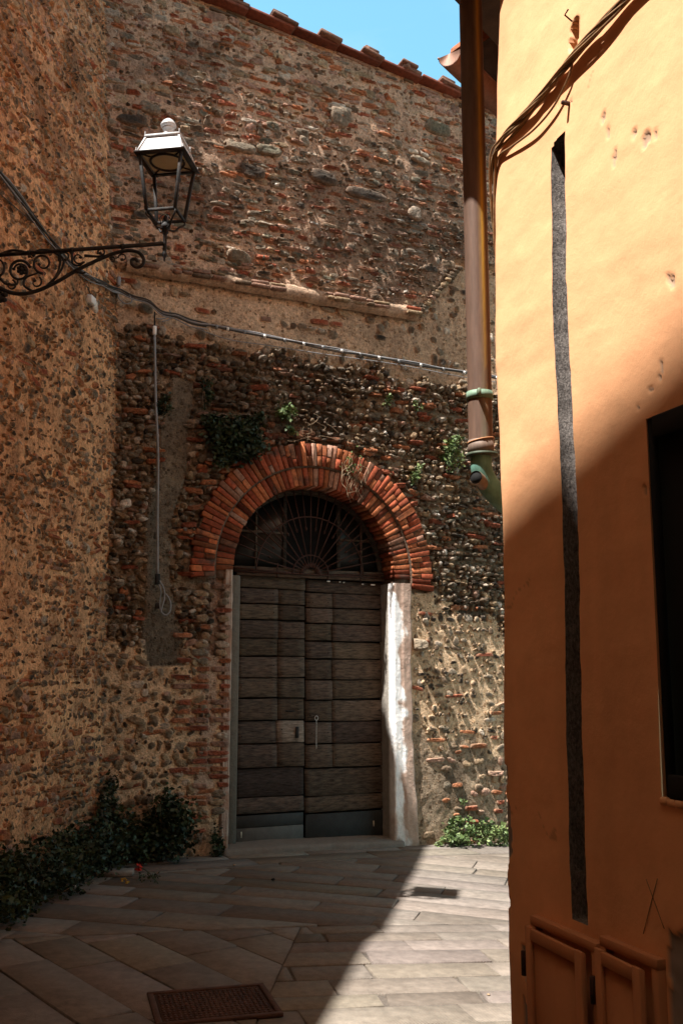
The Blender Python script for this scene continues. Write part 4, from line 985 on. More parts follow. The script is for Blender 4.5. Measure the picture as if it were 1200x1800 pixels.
# neighbour house whose copper gutter end shows beside the pipe
nb = thing('neighbour_house', (*(RP + R2D * 3 + R2N * .2), 0), 'low eave of a neighbouring house with a copper gutter behind the downpipe', 'house')
gp = hit(790, 100, [0, 4.95, 0], [0, 1, 0]); gz = gp[2]; gr0 = .072
gdir = R2D; m = MB(); an = np.linspace(PI, 2 * PI, 15); V = []
sdv = A(R2N[0], R2N[1], 0)
for t in (0, 3.2):
    for rr in (gr0, gr0 - .005):
        for q in an: V.append(A(*gp[:2], gz + .02) + A(*gdir, 0) * t + sdv * rr * math.cos(q) + A(0, 0, rr * math.sin(q)))
n_ = 15; F = []
for i in range(n_ - 1): F += [[i, i + 1, 30 + i + 1, 30 + i], [15 + i + 1, 15 + i, 45 + i, 45 + i + 1], [i, 15 + i, 15 + i + 1, i + 1]]
m.add(V, [np.array(F), np.array([list(range(15))])], (.24, .13, .09))
for sg in (1, -1): tube(m, [V[0 if sg > 0 else 14], V[30 if sg > 0 else 44]], .007, 6, (.20, .11, .08))
m.build('gutter', M['copper'], nb)
m = MB(); base = A(*gp[:2], 0) - sdv * (gr0 + .0)
def NBp(t, o, z): return A(*(gp[:2] + gdir * t), z) + sdv * o
wz = gz + .03
V = [NBp(.12, -.02, wz), NBp(3.2, -.02, wz), NBp(3.2, -.45, wz + .1), NBp(.12, -.45, wz + .1)]
m.add([*V, *[v + A(0, 0, .04) for v in V]], BF, (.05, .04, .03)); m.build('soffit', M['darkwood'], nb)
m = MB()
for k in range(16):
    t0 = .16 + k * .19; ang = np.linspace(0, PI, 8); V = []
    for o in (.04, -.9):
        for rr in (.085, .068):
            for q in ang: V.append(NBp(t0 + rr * math.cos(q), o, wz + .06 + rr * .85 * math.sin(q) - o * .30))
    F = []
    for i in range(7): F += [[i, i + 1, 16 + i + 1, 16 + i], [8 + i + 1, 8 + i, 24 + i, 24 + i + 1], [i, 8 + i, 8 + i + 1, i + 1]]
    m.add(V, np.array(F), PAL['orange'] * rng.uniform(.8, 1.15))
m.build('roof_tiles', M['tile'], nb)
m = MB(); V = [NBp(.5, -.35, -.3), NBp(3.4, -.35, -.3), NBp(3.4, -1.2, -.3), NBp(.5, -1.2, -.3)]; m.add([*V, *[v + A(0, 0, wz + .3) for v in V]], BF, OC * .8); m.build('wall', M['ochre'], nb)

OT = -.22
def to_left(P):
    t = (OT - np.dot(P[:2] - LP, LN)) / np.dot(S[:2], LN); Q = P + S * t; return float(np.dot(Q[:2] - LP, LD)), float(Q[2])
tA, tB, tC = to_left(Rf(-.30, 2.34, 0)), to_left(Rf(-1.05, 2.575, 0)), to_left(Rf(-.02, 2.2, 0))
slp = (tB[1] - tA[1]) / (tB[0] - tA[0]); sC = tC[0]; zC = tA[1] + (sC - tA[0]) * slp; sE = sC + 6; zE = tA[1] + (sE - tA[0]) * slp
V = [L(a, 0, 0) * 0 + A(*(LP + a * LD + o * LN), z_) for o in (OT, OT - 4) for a, z_ in ((sC, 8.4), (sE, 8.4), (sE, zE), (sC, zC))]
m = MB(); m.add(V, np.array([[0, 1, 2, 3], [7, 6, 5, 4], [0, 4, 5, 1], [1, 5, 6, 2], [2, 6, 7, 3], [3, 7, 4, 0]]), (.16, .10, .065)); m.build('upper_block', M['plaster'], wall_l)
# ================================================================== UNSEEN BLOCK ADDED BEHIND THE VIEWER TO SHUT OUT SKY LIGHT
YB = -4.5; V = [A(x, YB, z) for x, z in ((-9, 12.5), (7, 12.5), (7, -.3), (-9, -.3))]; V += [v + A(0, -6, 0) for v in V]
m = MB(); m.add(V, np.array([[3, 2, 1, 0], [4, 5, 6, 7], [0, 1, 5, 4], [1, 2, 6, 5], [2, 3, 7, 6], [3, 0, 4, 7]]), (.16, .11, .075))
bh = thing('sky_blocker', (-1, YB, 0), 'unseen plain block added behind the viewer to hold back sky light', 'house'); m.build('wall', M['plaster'], bh)

# ================================================================== STREET LAMP ON ITS BRACKET
LD3 = A(*LD, 0); LN3 = A(*LN, 0); Z3 = A(0, 0, 1)
B = hit(290, 428, [0, 6.6, 0], [0, 1, 0]); bs = float(np.dot(B[:2] - LP, LD))
lamp = thing('street_lamp', L(bs, B[2], 0), 'old black iron lantern on a scrolled bracket fixed to the left wall', 'street lamp')
def bp(px, py): return hit(px, py, B, LD3)
def cz(px, py): return float(hit(px, py, B, [0, 1, 0])[2])
wallpt = L(bs, B[2], .0)
m = MB(); tube(m, [wallpt, B], .0145, 10)
for q in (.22, .47, .76): P = wallpt * (1 - q) + B * q; tube(m, [P - LN3 * .012, P + LN3 * .012], .019, 10); box(m, P - Z3 * .02, (.014, .014, .03), [LN3, LD3, Z3])
box(m, wallpt + LN3 * .01 - Z3 * .16, (.02, .09, .5), [LN3, LD3, Z3])
m.build('bracket_bar', M['iron'], lamp)
cv = lambda L_: smooth_path([bp(a / 3.75, 400 + b / 3.75) for a, b in L_], 6)
m = MB()
tube(m, cv([(-60, 350), (-20, 385), (60, 425), (150, 437), (230, 422), (300, 395), (400, 345), (500, 285), (600, 235), (700, 190), (770, 166), (850, 152), (915, 165), (948, 208), (938, 248), (903, 262), (872, 242), (868, 215), (893, 205), (908, 226)]), np.linspace(.0155, .011, 6 * 19 + 1), 8)
def spiral(cx, cy, r0, r1, a0, a1, w=.008, n=40):
    t = np.linspace(0, 1, n); a = a0 + (a1 - a0) * t; r = r0 + (r1 - r0) * t
    tube(m, [bp((cx + ri * math.cos(ai)) / 3.75, 400 + (cy + ri * math.sin(ai)) / 3.75) for ri, ai in zip(r, a)], np.linspace(w, w * .6, n) * 1.25, 6)
    e = bp((cx + r[-1] * math.cos(a[-1])) / 3.75, 400 + (cy + r[-1] * math.sin(a[-1])) / 3.75)
    lathe(m, e - Z3 * .012, [(.002, 0), (.012, .006), (.013, .014), (.002, .024)], 8)
spiral(132, 285, 72, 40, PI * 1.9, -PI * .9, .009); spiral(285, 235, 68, 26, PI * .5, PI * 2.9, .008); spiral(-30, 260, 75, 45, PI * .9, -PI * 1.0, .008)
spiral(430, 195, 44, 16, PI * .8, PI * 2.4, .007); spiral(520, 200, 42, 14, PI * .2, PI * 1.9, .006); spiral(672, 165, 28, 10, PI * .9, PI * 2.9, .006)
spiral(742, 212, 20, 8, PI * 1.2, PI * 3.2, .005); spiral(240, 360, 40, 14, -PI * .3, PI * 1.3, .006); spiral(75, 380, 36, 14, -PI * .4, PI * 1.2, .006); spiral(810, 200, 30, 12, PI, PI * 2.6, .005)
for c in ([(215, 420), (160, 380), (175, 330), (250, 300)], [(345, 155), (392, 180), (398, 235), (370, 320), (300, 390)], [(360, 160), (420, 210), (400, 290), (330, 375)], [(30, 165), (90, 150), (160, 160), (215, 200)],
          [(215, 190), (260, 150), (330, 150), (372, 175)], [(400, 165), (440, 145), (475, 175), (480, 235), (520, 250), (560, 225)], [(560, 185), (620, 190), (660, 190), (690, 178)], [(500, 285), (540, 300), (565, 295)], [(-60, 160), (-10, 175), (30, 165)], [(0, 330), (40, 370), (110, 375), (120, 340)], [(-30, 400), (10, 430), (20, 480), (-20, 500)]):
    p = cv(c); tube(m, p, np.linspace(.011, .006, len(p)), 6)
m.build('bracket_scrolls', M['iron'], lamp)
m = MB()
for k in range(7):
    a = k * 2 * PI / 7; P = bp((148 + 24 * math.cos(a)) / 3.75, 400 + (278 + 24 * math.sin(a)) / 3.75); lathe(m, P - Z3 * .014, [(.002, 0), (.014, .006), (.015, .02), (.003, .03)], 8)
lathe(m, bp(148 / 3.75, 400 + 278 / 3.75) - Z3 * .02, [(.002, 0), (.018, .01), (.018, .03), (.002, .04)], 10)
m.build('bracket_rosette', M['iron'], lamp); m = MB()
for k in range(6):
    P = bp((10 + rng.uniform(-30, 30)) / 3.75, 400 + (465 + rng.uniform(-25, 25)) / 3.75); lathe(m, P - Z3 * .02, [(.003, 0), (.022, .012), (.02, .03), (.003, .04)], 8)
m.build('bracket_rosette', M['iron'], lamp)
ze, zb, zt3 = cz(295, 285), cz(292, 379), cz(296, 254)
AX = [LN3, -LD3, Z3]
def sq(w, z): return [A(B[0], B[1], z) + LN3 * sx * w / 2 - LD3 * sy * w / 2 for sx, sy in ((-1, -1), (1, -1), (1, 1), (-1, 1))]
# stem and socket
m = MB(); z4 = cz(291, 404)
lathe(m, A(B[0], B[1], 0), [(.0, cz(290, 461)), (.006, cz(290, 458)), (.007, cz(290, 455)), (.016, cz(290, 449)), (.018, cz(290, 446)), (.014, cz(290, 443)), (.014, cz(290, 412)), (.021, cz(290, 410)), (.024, z4), (.034, z4 + .012), (.036, z4 + .03), (.022, z4 + .045), (.012, z4 + .06), (.010, z4 + .10), (.0, z4 + .115)], 14)
m.build('stem', M['iron'], lamp, smooth=False)
m = MB()
for P in sq(.205, zb):
    C = A(B[0], B[1], z4 + .01); d = P - C; d[2] = 0
    tube(m, smooth_path([P, P + A(0, 0, -.03) + d * .02, C + d * .72 + A(0, 0, .035), C + d * .50 + A(0, 0, .0), C + d * .22 + A(0, 0, -.004), C], 5), .007, 6)
    tube(m, smooth_path([C + A(0, 0, .02), C + d * .22 + A(0, 0, .03), C + d * .30 + A(0, 0, .07), C + d * .12 + A(0, 0, .10)], 5), .004, 5)
m.build('cradle', M['iron'], lamp)
m = MB(); T = sq(.300, ze - .012); Bo = sq(.205, zb)
for a, b in zip(T, Bo):
    d = (a - b); d /= np.linalg.norm(d); x = np.cross(d, LD3); x /= np.linalg.norm(x); bbox(m, (a + b) / 2, (.022, .020, np.linalg.norm(a - b)), [x, np.cross(d, x), d], None, .002)
for i in range(4):
    a, b = Bo[i], Bo[(i + 1) % 4]; d = (b - a); ln = np.linalg.norm(d); d /= ln; bbox(m, (a + b) / 2, (ln + .016, .016, .020), [d, np.cross(Z3, d), Z3], None, .002)
m.build('lantern_frame', M['iron'], lamp)
m = MB(); E0 = sq(.365, ze - .006); E1 = sq(.365, ze + .004); E2 = sq(.29, ze + .0); E3 = sq(.29, ze - .012); E4 = sq(.335, ze + .012)
V = E3 + E0 + E1 + E4
m.add(V, np.array([[r * 4 + i, r * 4 + (i + 1) % 4, r * 4 + 4 + (i + 1) % 4, r * 4 + 4 + i] for r in range(3) for i in range(4)])); m.build('lantern_eave', M['iron'], lamp)
m = MB(); rA, rB = sq(.325, ze + .011), sq(.240, zt3)
for i in range(4):
    j = (i + 1) % 4; m.add([rA[i], rA[j], rB[j], rB[i]], np.array([[0, 1, 2, 3]]))
    a, b = rA[i], rB[i]; d = b - a; ln = np.linalg.norm(d); d /= ln; x = np.cross(d, LD3); x /= np.linalg.norm(x); bbox(m, (a + b) / 2, (.014, .014, ln), [x, np.cross(d, x), d], None, .002)
bbox(m, A(B[0], B[1], zt3 + .006), (.262, .262, .022), AX, None, .004)
for P in sq(.25, zt3 + .022): lathe(m, P, [(.006, 0), (.003, .008), (.005, .014), (.0, .022)], 6)
for P in sq(.34, ze + .012): lathe(m, P, [(.007, 0), (.003, .01), (.005, .016), (.0, .026)], 6)
m.build('lantern_roof', M['lamp_sunlit'], lamp)
zz0 = zt3 + .017; zf = cz(297, 208) - zz0
m = MB(); lathe(m, A(B[0], B[1], zz0), [(.075, 0), (.070, .008), (.050, .016), (.040, .04), (.033, .055), (.032, zf * .50), (.040, zf * .52), (.044, zf * .56), (.040, zf * .58), (.046, zf * .60), (.057, zf * .66), (.057, zf * .70), (.050, zf * .78), (.036, zf * .88), (.020, zf * .95), (.010, zf * .98), (.0, zf)], 18)
m.build('finial', M['lamp_sunlit'], lamp, smooth=True)
m = MB(); rp = sq(.288, ze + .002); m.add(rp, np.array([[0, 3, 2, 1]])); m.build('reflector', M['reflector'], lamp)
m = MB(); tube(m, [A(B[0], B[1], ze - .003) + LN3 * .118 * math.cos(t) + LD3 * .118 * math.sin(t) for t in np.linspace(0, 2 * PI, 29)], .009, 6, cap=False)
for a in (PI / 4, 3 * PI / 4, 5 * PI / 4, 7 * PI / 4): tube(m, [A(B[0], B[1], ze - .003) + (LN3 * math.cos(a) + LD3 * math.sin(a)) * r for r in (.12, .195)], .006, 5)
m.build('reflector_ring', M['iron'], lamp)

# ================================================================== CABLES
def strand(m, path, n, rad, spread, tw=.3, col=None):
    P = smooth_path(path, 10); ln = np.concatenate([[0], np.cumsum(np.linalg.norm(np.diff(P, axis=0), axis=1))])
    for k in range(n):
        ph = k * 2 * PI / n; wv = np.array([[float(N1(l_, k * 7.3, .4)) - .5, float(N2(l_, k * 3.1, .4)) - .5, float(N3(l_, k * 5.1, .3)) - .5] for l_ in ln])
        Q = P + np.stack([np.cos(ph + ln / tw) * spread * .5, -np.abs(np.cos(ph + ln / tw)) * spread * .3, np.sin(ph + ln / tw) * spread], -1) + wv * spread * 1.6
        tube(m, Q, rad * rng.uniform(.8, 1.15), 6)
def Lp(px, py, o=.05): s_, z_ = lpix(px, py); return L(s_, z_, o + .052 * max(0, z_ - 4.6) - .052 * max(0, z_ - 4.6))
def Wp(px, py, o=.07): u_, z_ = wpix(px, py, o); return W(u_, z_, o)
cb = thing('cable_bundle', Wp(330, 565), 'dark bundle of cables crossing the left wall and the door wall below the brick ledge', 'cable')
pl = [Lp(-60, 235), Lp(-20, 283), Lp(0, 306), Lp(30, 345), Lp(60, 385), Lp(88, 425), Lp(112, 458), Lp(140, 478), Lp(168, 495), Lp(192, 503), Wp(212, 510), Wp(235, 524), Wp(262, 532), Wp(285, 550), Wp(310, 556), Wp(335, 566), Wp(365, 572)]
m = MB(); strand(m, pl, 3, .008, .014); m.build('cable', M['cable'], cb)
m = MB(); strand(m, [p + A(0, 0, -.012) for p in pl], 3, .006, .022, .5); m.build('cable', M['greycable'], cb)
pr2 = [Wp(355, 570), Wp(400, 578, .09), Wp(500, 598, .09), Wp(600, 617, .09), Wp(700, 635, .09), Wp(815, 655, .09), Wp(900, 669, .09), Wp(1000, 685, .09)]
m = MB(); strand(m, pr2, 2, .008, .010); m.build('cable', M['cable'], cb)
m = MB(); strand(m, [p + A(0, -.004, .010) for p in pr2], 2, .007, .006); m.build('cable', M['greycable'], cb)
PP = smooth_path(pr2, 6)
for k in range(4, len(PP) - 1, 2):
    m = MB(); d = PP[k + 1] - PP[k]; d /= np.linalg.norm(d); tube(m, [PP[k] - d * .012, PP[k] + d * .012], .020, 8); m.build('cable_tie', M['white'] if k % 4 else M['greycable'], cb)
m = MB()
for a in ([(207, 508), (210, 525), (222, 534), (232, 530), (228, 518)], [(285, 565), (297, 562), (301, 552), (298, 545)], [(275, 560), (288, 560), (300, 555)]): m = MB(); tube(m, smooth_path([Wp(*q) for q in a], 6), .006, 6); m.build('cable_loop', M['greycable'], cb)
m = MB(); bbox(m, Wp(209, 495, .06), (.03, .05, .09), AXW, None, .004); m.build('cable_hook', M['greycable'], cb)
m = MB(); tube(m, smooth_path([Wp(325, 570), Wp(400, 596), Wp(470, 607), Wp(560, 621), Wp(700, 641), Wp(815, 663), Wp(900, 676)], 8), .0045, 5)
tag(m.build('thin_wire', M['greycable'], None, Wp(400, 596)), 'thin slack wire running just below the cable bundle on the door wall', 'wire')
m = MB(); tube(m, smooth_path([Lp(-40, 300, .03), Lp(0, 340, .03), Lp(40, 375, .03), Lp(80, 408, .03)], 8), .004, 5)
tag(m.build('thin_wire', M['cable'], None, Lp(0, 340)), 'thin dark wire on the left wall just beneath the cable bundle', 'wire')
hc = thing('hanging_cable', Wp(274, 800), 'grey cable hanging straight down the wall left of the arch, ending in a loop', 'cable')
m = MB(); tube(m, smooth_path([Wp(272, 590, .06), Wp(274, 700, .06), Wp(278, 800, .06), Wp(277, 900, .06), Wp(277, 1012, .06)], 8), .0125, 8); m.build('conduit', M['greycable'], hc)
m = MB(); bbox(m, Wp(272, 581, .06), (.035, .03, .09), AXW, None, .004); m.build('coupling', M['white'], hc)
m = MB(); tube(m, [Wp(272, 572, .06), Wp(272, 548, .06)], .008, 6); bbox(m, Wp(277, 1018, .06), (.045, .035, .10), AXW, None, .004); m.build('clamp', M['iron'], hc); m = MB(); bbox(m, Wp(277, 1065, .05), (.04, .03, .05), AXW, None, .004); m.build('lower_clamp', M['iron'], hc)
m = MB()
tube(m, smooth_path([Wp(280, 1020), Wp(288, 1035), Wp(289, 1052), Wp(285, 1066), Wp(284, 1076), Wp(292, 1081), Wp(299, 1074), Wp(300, 1060), Wp(294, 1047), Wp(288, 1042)], 7), .008, 6)
tube(m, smooth_path([Wp(278, 1022), Wp(283, 1040), Wp(281, 1060), Wp(282, 1072)], 7), .006, 6); m.build('loose_loop', M['greycable'], hc)
wbx = thing('wall_fixing', Lp(165, 530), 'small white bracket plastered on the left wall below the cables', 'wall bracket')
m = MB(); bbox(m, Lp(159, 528, .03), (.10, .05, .07), [LD3, LN3, Z3], None, .004); m.build('plate', M['white'], wbx)
m = MB(); stones(m, [(lpix(166, 537)[0], lpix(166, 537)[1], .16, .10, .5, .0, .04, 2.4, .6, A(.6, .56, .5), MCL, .3)], L); m.build('plaster_dab', M['masonry'], wbx)
# bundle on the ochre wall
def Rp(px, py, o=.012): s_, z_ = rpix(px, py); return Rf(s_, z_, o)
cr = thing('cable_bundle', Rp(960, 170), 'thick twisted bundle of brown painted cables slanting across the sunlit ochre wall', 'cable')
path = [Rf(.16, 3.10, .012), Rf(.06, 3.22, .014), Rp(873, 292, .012), Rp(888, 250, .012), Rp(922, 210, .012), Rp(962, 165, .012), Rp(1003, 113, .012), Rp(1045, 66, .012), Rp(1088, 20, .012), Rp(1130, -25, .012), Rp(1200, -95, .012), Rp(1290, -190, .012)]
m = MB(); strand(m, path, 5, .0052, .012, .10); m.build('cable', M['brown_cable'], cr)
m = MB(); strand(m, [p + A(-.004, -.004, -.004) for p in path], 2, .0042, .013, .16); m.build('cable', M['brown_cable'], cr)
m = MB(); tube(m, smooth_path([Rp(868, 325, .012), Rp(880, 278, .012), Rp(905, 258, .012), Rp(945, 228, .014), Rp(978, 188, .012), Rp(1003, 140, .012), Rp(1012, 108, .012)], 8), .0042, 6); m.build('cable', M['brown_cable'], cr)
m = MB(); bbox(m, Rp(998, 182, .01), (.012, .03, .012), AXR, None, .002); m.build('hook', M['rust'], cr); m = MB(); tube(m, [Rp(1005, 38, .0), Rp(1006, 30, .03), Rp(1012, 20, .03)], .003, 5); m.build('hook', M['rust'], cr)

# ================================================================== PLANTS
LEAFV = np.array([[0, 0, 0], [.5, .34, .12], [1, 0, .05], [.5, -.34, .12]]); 
def foliage(name, label, cat, blobs, size, cols, group=None, stems=0, droop=0.):
    allc = np.mean([b[0] for b in blobs], 0); base = A(*allc); base[2] = min(b[0][2] - b[1][2] for b in blobs)
    t = thing(name, base, label, cat, group); m = MB(); ms_ = MB(); Vs = []; Cs = []
    for c, rad, ax, n in blobs:
        c = A(*c); ax = np.asarray(ax, float); k = max(3, n // 26)
        d = rng.normal(size=(k, 3)); d /= np.linalg.norm(d, axis=1)[:, None]; cen = d * rng.uniform(.15, 1.0, (k, 1)) ** .6
        pick_ = rng.integers(0, k, n); loc = cen[pick_] + rng.normal(0, .20, (n, 3)); pos = c + (loc * np.asarray(rad)) @ ax
        sz = size * rng.uniform(.4, 1.7, n); a = rng.normal(size=(n, 3)); a[:, 2] *= .6; a /= np.linalg.norm(a, axis=1)[:, None]
        b = np.cross(a, rng.normal(size=(n, 3))); b /= np.linalg.norm(b, axis=1)[:, None]; cc = np.cross(a, b)
        V = pos[:, None] + sz[:, None, None] * (LEAFV[None, :, :1] * a[:, None] + LEAFV[None, :, 1:2] * b[:, None] + LEAFV[None, :, 2:] * cc[:, None])
        colr = np.array(cols)[rng.integers(0, len(cols), k)][pick_] * rng.uniform(.7, 1.35, (n, 1)); Vs.append(V); Cs.append(np.repeat(colr[:, None], 4, 1))
        for q in range(stems):
            e = c + (cen[q % k] * np.asarray(rad)) @ ax; b0 = c + (A(rng.uniform(-.3, .3), -.6, -1.0) * np.asarray(rad)) @ ax if ax[2][2] > .9 else c
            tube(ms_, smooth_path([b0, (b0 + e) / 2 + rng.normal(0, .02, 3), e], 4), .0025, 4)
    V = np.concatenate(Vs); n = len(V); F = np.array([[0, 1, 2], [0, 2, 3]])[None] + (np.arange(n) * 4)[:, None, None]
    m.add(V.reshape(-1, 3), F.reshape(-1, 3), np.concatenate(Cs).reshape(-1, 3)); m.build('foliage', M['leaf'], t)
    if stems: ms_.build('stems', M['stem'], t)
    return t
LEAF_SHADED = [A(.022, .036, .013), A(.016, .026, .010), A(.034, .050, .016)]; LEAF_SUNLIT = [A(.10, .145, .045), A(.15, .19, .07), A(.07, .11, .035)]  # shade and sunlight put into the leaf greens: dark set, then pale set
AXWp = [A(*WD, 0), A(*WN, 0), Z3]; AXLp = [A(*LD, 0), A(*LN, 0), Z3]
gh = lambda P: float(ground_h(P[0], P[1]))
grp = 'dark weeds along the foot of the left wall'
for s_, o_, h_, lab in ((2.35, .22, .26, 'low dark green weeds at the frame edge, nearest the viewer'), (1.85, .20, .25, 'low dark weeds second from the frame edge along the left wall'), (1.35, .20, .23, 'low dark weeds midway along the foot of the left wall'), (.85, .20, .24, 'low dark weeds along the left wall before the corner bushes'), (.35, .22, .26, 'dark weeds on the left wall side of the corner')):
    P = L(s_, 0, o_); foliage('weeds', lab, 'weeds', [(A(P[0], P[1], gh(P) + h_ * .75), (.36, .24, h_), AXLp, 1500)], .034, LEAF_SHADED, grp, 2)
P = W(-1.93, 0, .16); foliage('weeds', 'tall dark weed creeping up the corner between the two stone walls', 'weeds', [(A(P[0], P[1], .25), (.16, .15, .30), AXWp, 900), (A(*W(-1.97, .62, .09)[:2], .62), (.09, .07, .26), AXWp, 320)], .034, LEAF_SHADED, grp, 3)
P = W(-1.45, 0, .17); foliage('bush', 'bushy dark green plant against the door wall left of the brick jamb', 'bush', [(A(P[0], P[1], .33), (.24, .15, .30), AXWp, 1900), (A(*W(-1.70, .2, .14)[:2], .22), (.2, .14, .24), AXWp, 900)], .038, LEAF_SHADED, None, 4)
P = W(-.95, 0, .08); foliage('weeds', 'small dark tuft at the foot of the left door jamb', 'weeds', [(A(P[0], P[1], .16), (.07, .06, .17), AXWp, 330)], .028, LEAF_SHADED, None, 2)
def wallplant(px, py, w, h, o, n, size, cols, lab, nm='wall_plant', stems=3, extra=()):
    bl = [(Wp(px, py, o * .7), (w, o, h), AXWp, n)] + [(Wp(a, b, o * .6), (w2, o * .7, h2), AXWp, n2) for a, b, w2, h2, n2 in extra]
    return foliage(nm, lab, 'plant', bl, size, cols, 'plants growing out of the door wall', stems)
wallplant(415, 772, .27, .22, .15, 2700, .040, LEAF_SHADED, 'large dark ivy like clump growing on the wall up left of the arch', extra=((445, 745, .14, .12, 500), (390, 800, .12, .12, 420), (378, 745, .10, .10, 260)))
wallplant(362, 690, .06, .16, .05, 260, .028, LEAF_SHADED, 'thin dark trailing plant above the left side of the ivy clump')
wallplant(288, 712, .08, .12, .05, 260, .028, LEAF_SHADED, 'small dark plant growing beside the hanging grey cable')
wallplant(503, 722, .10, .09, .10, 330, .032, LEAF_SUNLIT, 'light green sunlit tuft above the crown of the arch', extra=((512, 757, .05, .05, 90),))
wallplant(795, 797, .11, .17, .13, 560, .032, LEAF_SUNLIT, 'bright green caper tuft beside the bottom of the downpipe', extra=((805, 775, .06, .08, 120),))
wallplant(733, 832, .07, .09, .07, 190, .030, LEAF_SUNLIT, 'small green tuft below the caper, right of the arch')
wallplant(680, 702, .06, .05, .06, 90, .028, LEAF_SUNLIT, 'tiny green sprig on the cobbles above the arch, left of two')
wallplant(735, 712, .05, .05, .05, 70, .028, LEAF_SUNLIT, 'tiny green sprig on the cobbles near the downpipe')
wallplant(812, 1405, .04, .05, .05, 60, .026, LEAF_SUNLIT, 'tiny sprig on the wall above the right hand weeds')
P = W(1.62, 0, .12); g0 = gh(P); foliage('weeds', 'bright green leafy weeds in the sun at the foot of the right wall', 'weeds', [(A(P[0], P[1], g0 + .12), (.20, .13, .14), AXWp, 620), (A(*W(1.60, 0, .07)[:2], g0 + .26), (.07, .06, .10), AXWp, 130)], .036, LEAF_SUNLIT, 'sunlit weeds by the right wall', 3)
P = W(2.02, 0, .12); foliage('weeds', 'bright green weeds beside the corner of the ochre house', 'weeds', [(A(P[0], P[1], gh(P) + .11), (.17, .12, .15), AXWp, 520)], .036, LEAF_SUNLIT, 'sunlit weeds by the right wall', 3)
P = W(1.36, 0, .08); foliage('weeds', 'tiny weed at the foot of the white door jamb', 'weeds', [(A(P[0], P[1], gh(P) + .04), (.06, .05, .05), AXWp, 80)], .026, LEAF_SUNLIT, None, 1)
# dry roots trailing over the arch
rt = thing('dry_roots', Wp(620, 820, .1), 'pale dry roots hanging over the right side of the brick arch', 'roots', 'dry roots on the brick arch'); m = MB()
for k in range(16):
    x0, y0 = 618 + rng.normal(0, 7), 812 + rng.normal(0, 8); p = [(x0, y0)]
    for j in range(5): x0 += rng.normal(1.5, 6); y0 += rng.uniform(5, 17); p.append((x0, y0))
    tube(m, smooth_path([Wp(*q, .10 + rng.normal(0, .015)) for q in p], 4), .0026, 4)
m.build('roots', M['stem'], rt)
n = 70; m = MB(); pos = np.array([Wp(619 + rng.normal(0, 9), 815 + rng.normal(0, 12), .13) for _ in range(n)]); a = rng.normal(size=(n, 3)); a /= np.linalg.norm(a, axis=1)[:, None]; b = np.cross(a, rng.normal(size=(n, 3))); b /= np.linalg.norm(b, axis=1)[:, None]
V = pos[:, None] + .03 * (LEAFV[None, :, :1] * a[:, None] + LEAFV[None, :, 1:2] * b[:, None]); F = np.array([[0, 1, 2], [0, 2, 3]])[None] + (np.arange(n) * 4)[:, None, None]; m.add(V.reshape(-1, 3), F.reshape(-1, 3), LEAF_SUNLIT[0]); m.build('foliage', M['leaf'], rt)
rt = thing('dry_roots', Wp(560, 765, .1), 'pale dry twigs creeping over the crown of the brick arch', 'roots', 'dry roots on the brick arch'); m = MB()
for k in range(10):
    x0, y0 = 560 + rng.normal(0, 24), 765 + rng.normal(0, 9); an_ = rng.uniform(0, 2 * PI); p = [(x0, y0)]
    for j in range(4): an_ += rng.normal(0, .6); x0 += 11 * math.cos(an_); y0 += 7 * math.sin(an_); p.append((x0, y0))
    tube(m, smooth_path([Wp(*q, .09 + rng.normal(0, .012)) for q in p], 4), .0019, 4)
m.build('roots', M['stem'], rt)

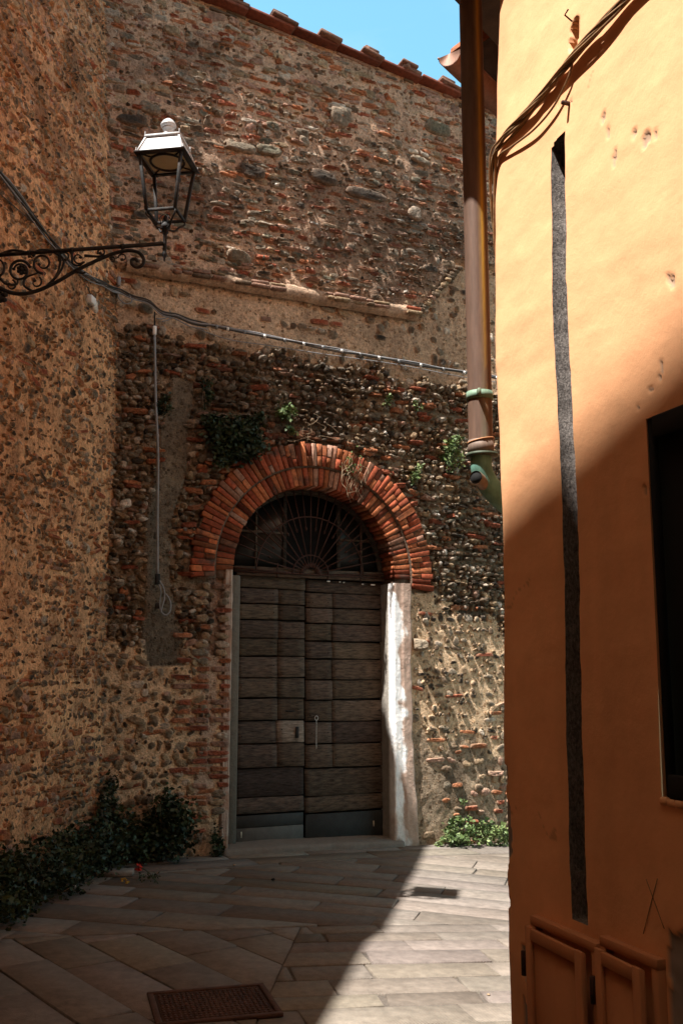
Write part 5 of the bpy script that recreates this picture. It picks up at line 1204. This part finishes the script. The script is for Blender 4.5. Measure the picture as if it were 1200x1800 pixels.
# ================================================================== SMALL THINGS ON THE GROUND
P0_ = gpix(200, 1541); m = MB(); bbox(m, P0_ + A(0, .06, .02), (.30, .16, .045), [[.99, .1, 0], [-.1, .99, 0], [0, 0, 1]], (.22, .195, .165), .008)
tag(m.build('stone_slab', M['paving'], None, P0_), 'flat grey stone slab lying at the edge of the weeds', 'stone')
fl = gpix(250, 1545); t = thing('fallen_flower', fl, 'red flower with green stalk dropped beside the stone slab', 'flower'); m = MB(); hd = gpix(243, 1530) + A(0, 0, .03)
for k in range(14):
    d = rng.normal(size=3); d /= np.linalg.norm(d); e = np.cross(d, rng.normal(size=3)); e /= np.linalg.norm(e); c = hd + d * .012; m.add([c, c + d * .02 + e * .016, c + d * .034, c + d * .02 - e * .016], np.array([[0, 1, 2, 3]]))
m.build('petals', M['red'], t)
m = MB(); tube(m, smooth_path([hd, gpix(255, 1538) + A(0, 0, .04), gpix(266, 1545) + A(0, 0, .03), gpix(278, 1554) + A(0, 0, .005)], 5), .004, 5, (.05, .07, .03))
for k in range(60):
    q = gpix(240 + rng.uniform(0, 38), 1541 + rng.uniform(0, 12)) + A(0, 0, rng.uniform(.005, .04)); d = rng.normal(size=3); d /= np.linalg.norm(d); e = np.cross(d, rng.normal(size=3)); e /= np.linalg.norm(e); m.add([q, q + d * .015 + e * .007, q + d * .03, q + d * .015 - e * .007], np.array([[0, 1, 2, 3]]), LEAF_SHADED[2])
m.build('stalk', M['leaf'], t)
m = MB(); 
for px, py in ((221, 1548), (224, 1553), (214, 1550)):
    q = gpix(px, py) + A(0, 0, .012)
    for k in range(8): d = rng.normal(size=3); d /= np.linalg.norm(d); e = np.cross(d, rng.normal(size=3)); e /= np.linalg.norm(e); m.add([q, q + d * .012 + e * .008, q + d * .02, q + d * .012 - e * .008], np.array([[0, 1, 2, 3]]))
m.build('small_blooms', M['yellow'], t)
def crumple(px, py, r, mt, name, lab, cat):
    q = gpix(px, py) + A(0, 0, r * .5); m = MB(); th = np.linspace(0, 2 * PI, 8)[:-1]; V = []
    for k, (rr, zz) in enumerate(((.2, -.5), (.9, -.3), (1, .2), (.4, .6))): V += [q + r * A(rr * math.cos(a) * rng.uniform(.7, 1.2), rr * math.sin(a) * rng.uniform(.7, 1.2), zz * rng.uniform(.6, 1.1)) for a in th]
    F = [[k * 7 + i, k * 7 + (i + 1) % 7, k * 7 + 7 + (i + 1) % 7, k * 7 + 7 + i] for k in range(3) for i in range(7)]
    m.add(V, [np.array(F), (np.arange(7) + 21)[None]]); tag(m.build(name, M[mt], None, q), lab, cat)
crumple(133, 1560, .022, 'white', 'litter', 'scrap of white litter lying beside the low weeds', 'litter')
crumple(480, 1548, .018, 'dark', 'dry_leaf', 'small curled dark leaf on the shaded paving in front of the door', 'leaf')
crumple(412, 1522, .016, 'stem', 'dry_leaf', 'small pale dry leaf near the door threshold', 'leaf')
crumple(858, 1750, .010, 'stem', 'dry_leaf', 'small dry leaf on the sunlit paving beside the ochre house', 'leaf')
